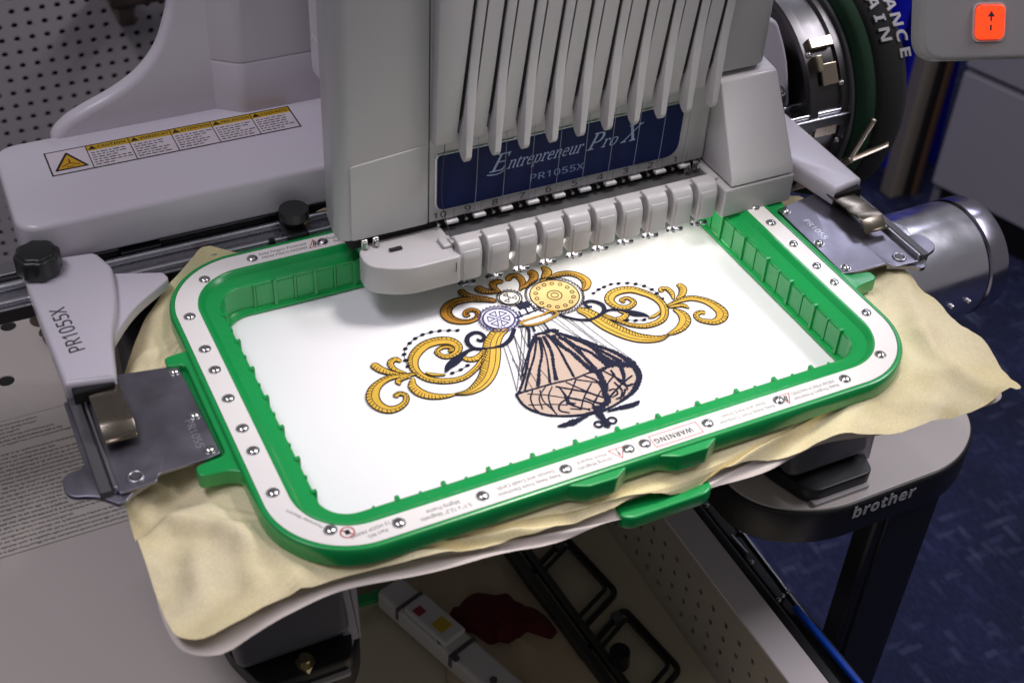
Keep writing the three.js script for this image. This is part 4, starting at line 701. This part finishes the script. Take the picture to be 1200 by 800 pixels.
{
  const t = thing('cap_driver', 'round metal ring with latch for caps, standing right of the machine head', 'cap ring', [307, TY, -210]);
  const c = [0, -20, -210], ax = (pts, seg = 72) => { const g = new THREE.LatheGeometry(pts.map(([r, x]) => new THREE.Vector2(r, x)), seg); g.rotateZ(-Math.PI / 2); g.translate(c[0], c[1], c[2]); return toCreasedNormals(g, 0.5); };
  part(t, 'band', ax([[78, 289], [81.5, 290], [81.5, 297], [79, 298], [79, 317], [81.5, 318], [81.5, 324], [78, 325], [76.5, 325], [76.5, 289], [78, 289]]), metal(rgb(0.12, 0.115, 0.115), 0.5));
  part(t, 'rim', ax([[74, 325], [84, 325], [85, 326.5], [84, 328], [74, 328], [74, 325]]), M.darkGrey);
  part(t, 'hub', ax([[0, 288], [50, 288], [73, 292], [73, 298], [0, 298]]), metal(rgb(0.1, 0.1, 0.1), 0.5));
  const on = (x, a, r = 81) => [x, c[1] + r * Math.cos(a), c[2] + r * Math.sin(a)];
  const brassy = metal(rgb(0.55, 0.47, 0.36), 0.4), cap = (x, a, w, l, h) => { const g = box(-w / 2, w / 2, 0, h, -l / 2, l / 2, 0.8); g.rotateX(a); g.translate(...on(x, a, 80)); return g; };
  part(t, 'clasp', [cap(308, 1.0, 14, 16, 3), cap(304, 1.5, 20, 10, 3), cap(310, 2.0, 16, 20, 3)], brassy);
  part(t, 'latch', [bar(on(304, 2.2, 84), on(324, 1.78, 94), 7, 5), bar(on(324, 1.78, 94), on(334, 1.42, 98), 4, 4), bar(on(324, 1.78, 94), on(352, 1.66, 98), 4, 4), bar(on(300, 2.6, 84), on(310, 2.1, 88), 11, 5)], brassy);
  part(t, 'bent_plate', [cap(305, 0.72, 20, 8, 6), cap(298, 0.9, 5, 12, 8)], metal(rgb(0.5, 0.44, 0.3), 0.35));
  const st = metres(new THREE.SphereGeometry(2.6, 14, 8)); pieces(t, 'stud', st, M.chrome, [on(294, 0.8), on(318, 1.1), on(296, 1.4), on(318, 1.65), on(296, 1.9)]);
}
{
  const t = thing('cap', 'black cap with white block lettering stretched over the round cap frame', 'cap', [350, TY, -210]);
  const c = [0, -20, -210], ax = (pts) => { const g = new THREE.LatheGeometry(pts.map(([r, x]) => new THREE.Vector2(r, x)), 80); g.rotateZ(-Math.PI / 2); g.translate(c[0], c[1], c[2]); return g; };
  part(t, 'sweatband', ax([[82, 328.5], [90, 329], [93, 332], [93.5, 338], [92, 341]]), std(rgb(0.004, 0.035, 0.012), 0.9, { side: THREE.DoubleSide, bumpMap: weaveTex, bumpScale: 0.0003 }));
  part(t, 'crown', ax([[92, 340], [96, 343], [97, 352], [95, 362], [88, 372], [70, 380], [40, 385], [0, 386]]), std(rgb(0.006, 0.007, 0.006), 0.9, { side: THREE.DoubleSide, bumpMap: weaveTex, bumpScale: 0.0003 }));
  for (const [w, x0, a1] of [['DANCE', 362, 0.96], ['CAPTAIN', 346.5, 0.8]]) {
    const l = []; [...w].forEach((ch, i) => { const g = letters(ch, fontBold, 9.4, 1.25, 1.2); g.rotateX(-Math.PI / 2); g.rotateY(-Math.PI / 2); g.translate(x0, x0 > 355 ? 95 : 97, 0); g.rotateX(a1 - (w.length - 1 - i) * 0.13); g.translate(0, c[1], c[2]); l.push(g); });
    part(t, 'lettering', l, std(rgb(0.5, 0.48, 0.48), 0.8));
  }
}

// ---------- below the hoop: the tray of the stand ----------
const tray = thing('perforated_tray', 'grey perforated metal tray under the hoop, with a pale folded rim', 'tray', [0, -390, 0]);
{
  const wall = poly([[-330, -390], [330, -390], [330, -301], [-330, -301]]);
  for (let i = 0; i < 36; i++) for (let j = 0; j < 4; j++) { const h = new THREE.Path(); h.absellipse(-320 + i * 18, -372 + j * 16, 2.8, 2.8, 0, Math.PI * 2); wall.holes.push(h); }
  const g = new THREE.ExtrudeGeometry(wall, { depth: 1.5, bevelEnabled: false, curveSegments: 3 }); g.rotateY(-Math.PI / 2); g.translate(164, 0, 0);
  const tm = std(rgb(0.42, 0.37, 0.3), 0.7);
  part(tray, 'side_wall', g, tm);
  part(tray, 'outer_wall', box(186, 188, -390, -301, -330, 330, 0.4), tm);
  part(tray, 'rim', box(162, 188.5, -301, -298.5, -330, 330, 0.8), plastic(rgb(0.75, 0.69, 0.68), 0.5));
  part(tray, 'floor_plate', box(-200, 187, -394, -390, -330, 330, 0.5), std(rgb(0.62, 0.56, 0.4), 0.75, { roughnessMap: smudgeTex }));
  part(tray, 'cross_beam', [box(-200, 186, -389, -362, -205, -178, 3), box(-200, 186, -389, -378, -172, -160, 2)], M.darkGrey);
  part(tray, 'back_wall', box(-200, 187, -390, -301, -332, -329, 0.4), tm);
}
{
  const t = thing('side_rail', 'slim black rail with silver studs running beside the pale tray rim', 'rail', [204, -310, 20]);
  part(t, 'bar', [bar([196, -312, -190], [196, -312, 300], 12, 14), bar([214, -316, -190], [214, -316, 300], 16, 6)], M.black);
  part(t, 'edge', bar([224, -312, -190], [214, -312, 160], 2.4, 3), M.steel);
  const st = metres(new THREE.SphereGeometry(2.3, 12, 8)); pieces(t, 'stud', st, M.chrome, [[208, -311, -62], [218, -311, -28], [208, -311, 4], [217, -311, 40], [206, -311, 44], [211, -311, 42]]);
  part(t, 'slot_strip', bar([209, -311, -26], [210, -311, -6], 2, 2), M.steel);
}
tag(part(scene, 'blue_rod', bar([212, -308, 58], [216, -308, 240], 5, 5), plastic(rgb(0.005, 0.07, 0.5), 0.4)), 'bright blue rod lying on the black side rail', 'rod');
function smallFrame(dx, dz, label) {
  const t = thing('wire_hoop', label, 'small hoop', [101 + dx, -388, -80 + dz], 'small black hoops lying in the tray');
  const q = [[76, -110], [120, -133], [131, -62], [86, -40]].map(([x, z]) => [x + dx, z + dz]);
  const lo = [[70, -100], [112, -124]].map(([x, z]) => [x + dx, z + dz]);
  const c = [(q[0][0] + q[2][0]) / 2, (q[0][1] + q[2][1]) / 2], loop = (f, y, r) => { // open on the side of the rack, corners rounded
    const p = q.map(([x, z]) => [x + (c[0] - x) * f, z + (c[1] - z) * f]), path = new THREE.CurvePath(), v = (a) => new THREE.Vector3(a[0], y, a[1]), mix = (a, b, k) => [a[0] + (b[0] - a[0]) * k, a[1] + (b[1] - a[1]) * k];
    const a1 = mix(p[1], p[0], 0.14), a2 = mix(p[1], p[2], 0.1), b1 = mix(p[2], p[1], 0.1), b2 = mix(p[2], p[3], 0.14);
    path.add(new THREE.LineCurve3(v(p[0]), v(a1))); path.add(new THREE.QuadraticBezierCurve3(v(a1), v(p[1]), v(a2))); path.add(new THREE.LineCurve3(v(a2), v(b1))); path.add(new THREE.QuadraticBezierCurve3(v(b1), v(p[2]), v(b2))); path.add(new THREE.LineCurve3(v(b2), v(p[3])));
    return new THREE.TubeGeometry(path, 90, r, 10, false);
  };
  part(t, 'frame', loop(0, -383, 2.7), M.black);
  part(t, 'inner_frame', loop(0.24, -380, 2.0), M.black);
  part(t, 'clip', [box(q[1][0] - 14, q[1][0] - 6, -386, -379, q[1][1] + 2, q[1][1] + 12, 1)], M.darkGrey); void lo;
}
smallFrame(0, 0, 'black squared wire hoop in the tray, nearest the green lower tab');
smallFrame(8, 88, 'black squared wire hoop in the tray, at the bottom edge of the picture');
{
  const t = thing('hoop_rack', 'long dark double bar carrying the small black hoops in the tray', 'rack', [76, -388, -40]);
  part(t, 'bar', [bar([68, -382, -145], [84, -382, 90], 9, 12), bar([80, -380, -145], [95, -380, 90], 6, 9)], plastic(rgb(0.035, 0.032, 0.03), 0.55));
  part(t, 'knob', cyl(96, -381, 2, 9, 8, 16, 20), M.black);
}
{
  const t = thing('spare_arm', 'grey white spare arm with coloured stickers lying in the tray', 'spare arm', [-30, -388, -80]);
  const d = new THREE.Matrix4().makeRotationY(0.33); const g = (geo) => { geo.applyMatrix4(d); geo.translate(-24, 0, -78); return geo; };
  part(t, 'body', [g(box(-13, 13, -386, -366, -60, 150, 4)), g(box(-11, 12, -366, -360, -30, 20, 3))], plastic(rgb(0.58, 0.56, 0.54), 0.5));
  part(t, 'dark_joint', [g(box(-13.6, 13.6, -378, -365.4, -36, -33, 0.4)), g(box(-13.6, 13.6, -378, -365.4, 26, 30, 0.4))], M.darkGrey);
  part(t, 'yellow_sticker', g(box(-6, 6, -360.2, -359.6, -2, 10, 0.2)), std(rgb(0.5, 0.33, 0.02), 0.5));
  part(t, 'red_sticker', g(box(-8, 0, -360.2, -359.6, -22, -14, 0.2)), std(rgb(0.3, 0.03, 0.05), 0.5));
  const b = metres(cyl(0, 0, 0, 3, 3, 1.4, 14)); pieces(t, 'button', b, M.darkGrey, [[-33, -366, -96], [-28, -366, -64], [-24, -366, -44], [-6, -366, -14]]);
}
function heap(name, label, cat, pts, y, mat, h = 4, s0 = 0) {
  const sh = new THREE.Shape(new THREE.SplineCurve([...pts, pts[0]].map(([x, z]) => new THREE.Vector2(x, z))).getPoints(80)), g = slab(sh, y - 3, y, 1);
  const xs = pts.map((p) => p[0]), zs = pts.map((p) => p[1]), n = 50, pg = new THREE.PlaneGeometry(Math.max(...xs) - Math.min(...xs), Math.max(...zs) - Math.min(...zs), n, n); void g;
  pg.rotateX(-Math.PI / 2); pg.translate((Math.max(...xs) + Math.min(...xs)) / 2, y, (Math.max(...zs) + Math.min(...zs)) / 2);
  const p = pg.attributes.position, cx = (Math.max(...xs) + Math.min(...xs)) / 2, cz = (Math.max(...zs) + Math.min(...zs)) / 2, ang = pts.map(([x, z]) => [Math.atan2(z - cz, x - cx), Math.hypot(x - cx, z - cz)]).sort((a, b) => a[0] - b[0]);
  const R = (a) => { for (let i = 0; i < ang.length; i++) { const q = ang[i], r = ang[(i + 1) % ang.length], d = (r[0] - q[0] + Math.PI * 2) % (Math.PI * 2), e = (a - q[0] + Math.PI * 2) % (Math.PI * 2); if (e <= d) return q[1] + (r[1] - q[1]) * e / d; } return ang[0][1]; };
  const hw = (Math.max(...xs) - Math.min(...xs)) / 2, hz = (Math.max(...zs) - Math.min(...zs)) / 2;
  for (let i = 0; i < p.count; i++) { const u = (p.getX(i) - cx) / hw, v = (p.getZ(i) - cz) / hz, m = Math.max(Math.abs(u), Math.abs(v)), a = Math.atan2(v * hz, u * hw), r = m * R(a); p.setXYZ(i, cx + Math.cos(a) * r, y + h * (1 - m ** 4) * (0.6 + 0.8 * fbm(u * 0.3 + 0.5 + s0, v * 0.3 + 0.5, 9)) + h * 0.3 * Math.sin(u * 7 + v * 4 + s0), cz + Math.sin(a) * r); }
  pg.computeVertexNormals(); return tag(part(scene, name, pg, mat), label, cat);
}
const rag = (c) => std(c, 0.95, { side: THREE.DoubleSide, bumpMap: weaveTex, bumpScale: 0.0003 });
heap('beige_cloth', 'crumpled beige cloth lying in the tray below the hoop', 'cloth', [[-30, -140], [45, -145], [66, -100], [72, -20], [70, 90], [0, 100], [-14, 10], [-24, -60]], -386, rag(rgb(0.5, 0.4, 0.26)), 5, 0.3);
heap('red_cloth', 'dark red cloth lying on the beige cloth in the tray', 'cloth', [[-6, -96], [14, -104], [38, -98], [52, -76], [66, -44], [58, -40], [44, -54], [24, -50], [4, -66]], -379, rag(rgb(0.09, 0.006, 0.01)), 7, 1.3);
tag(part(scene, 'green_strip', bar([-80, -380, -138], [-52, -382, -138], 10, 5), M.green), 'small green strip beside the spare arm in the tray', 'strip');

scene.updateMatrixWorld(true);
renderer.render(scene, camera);
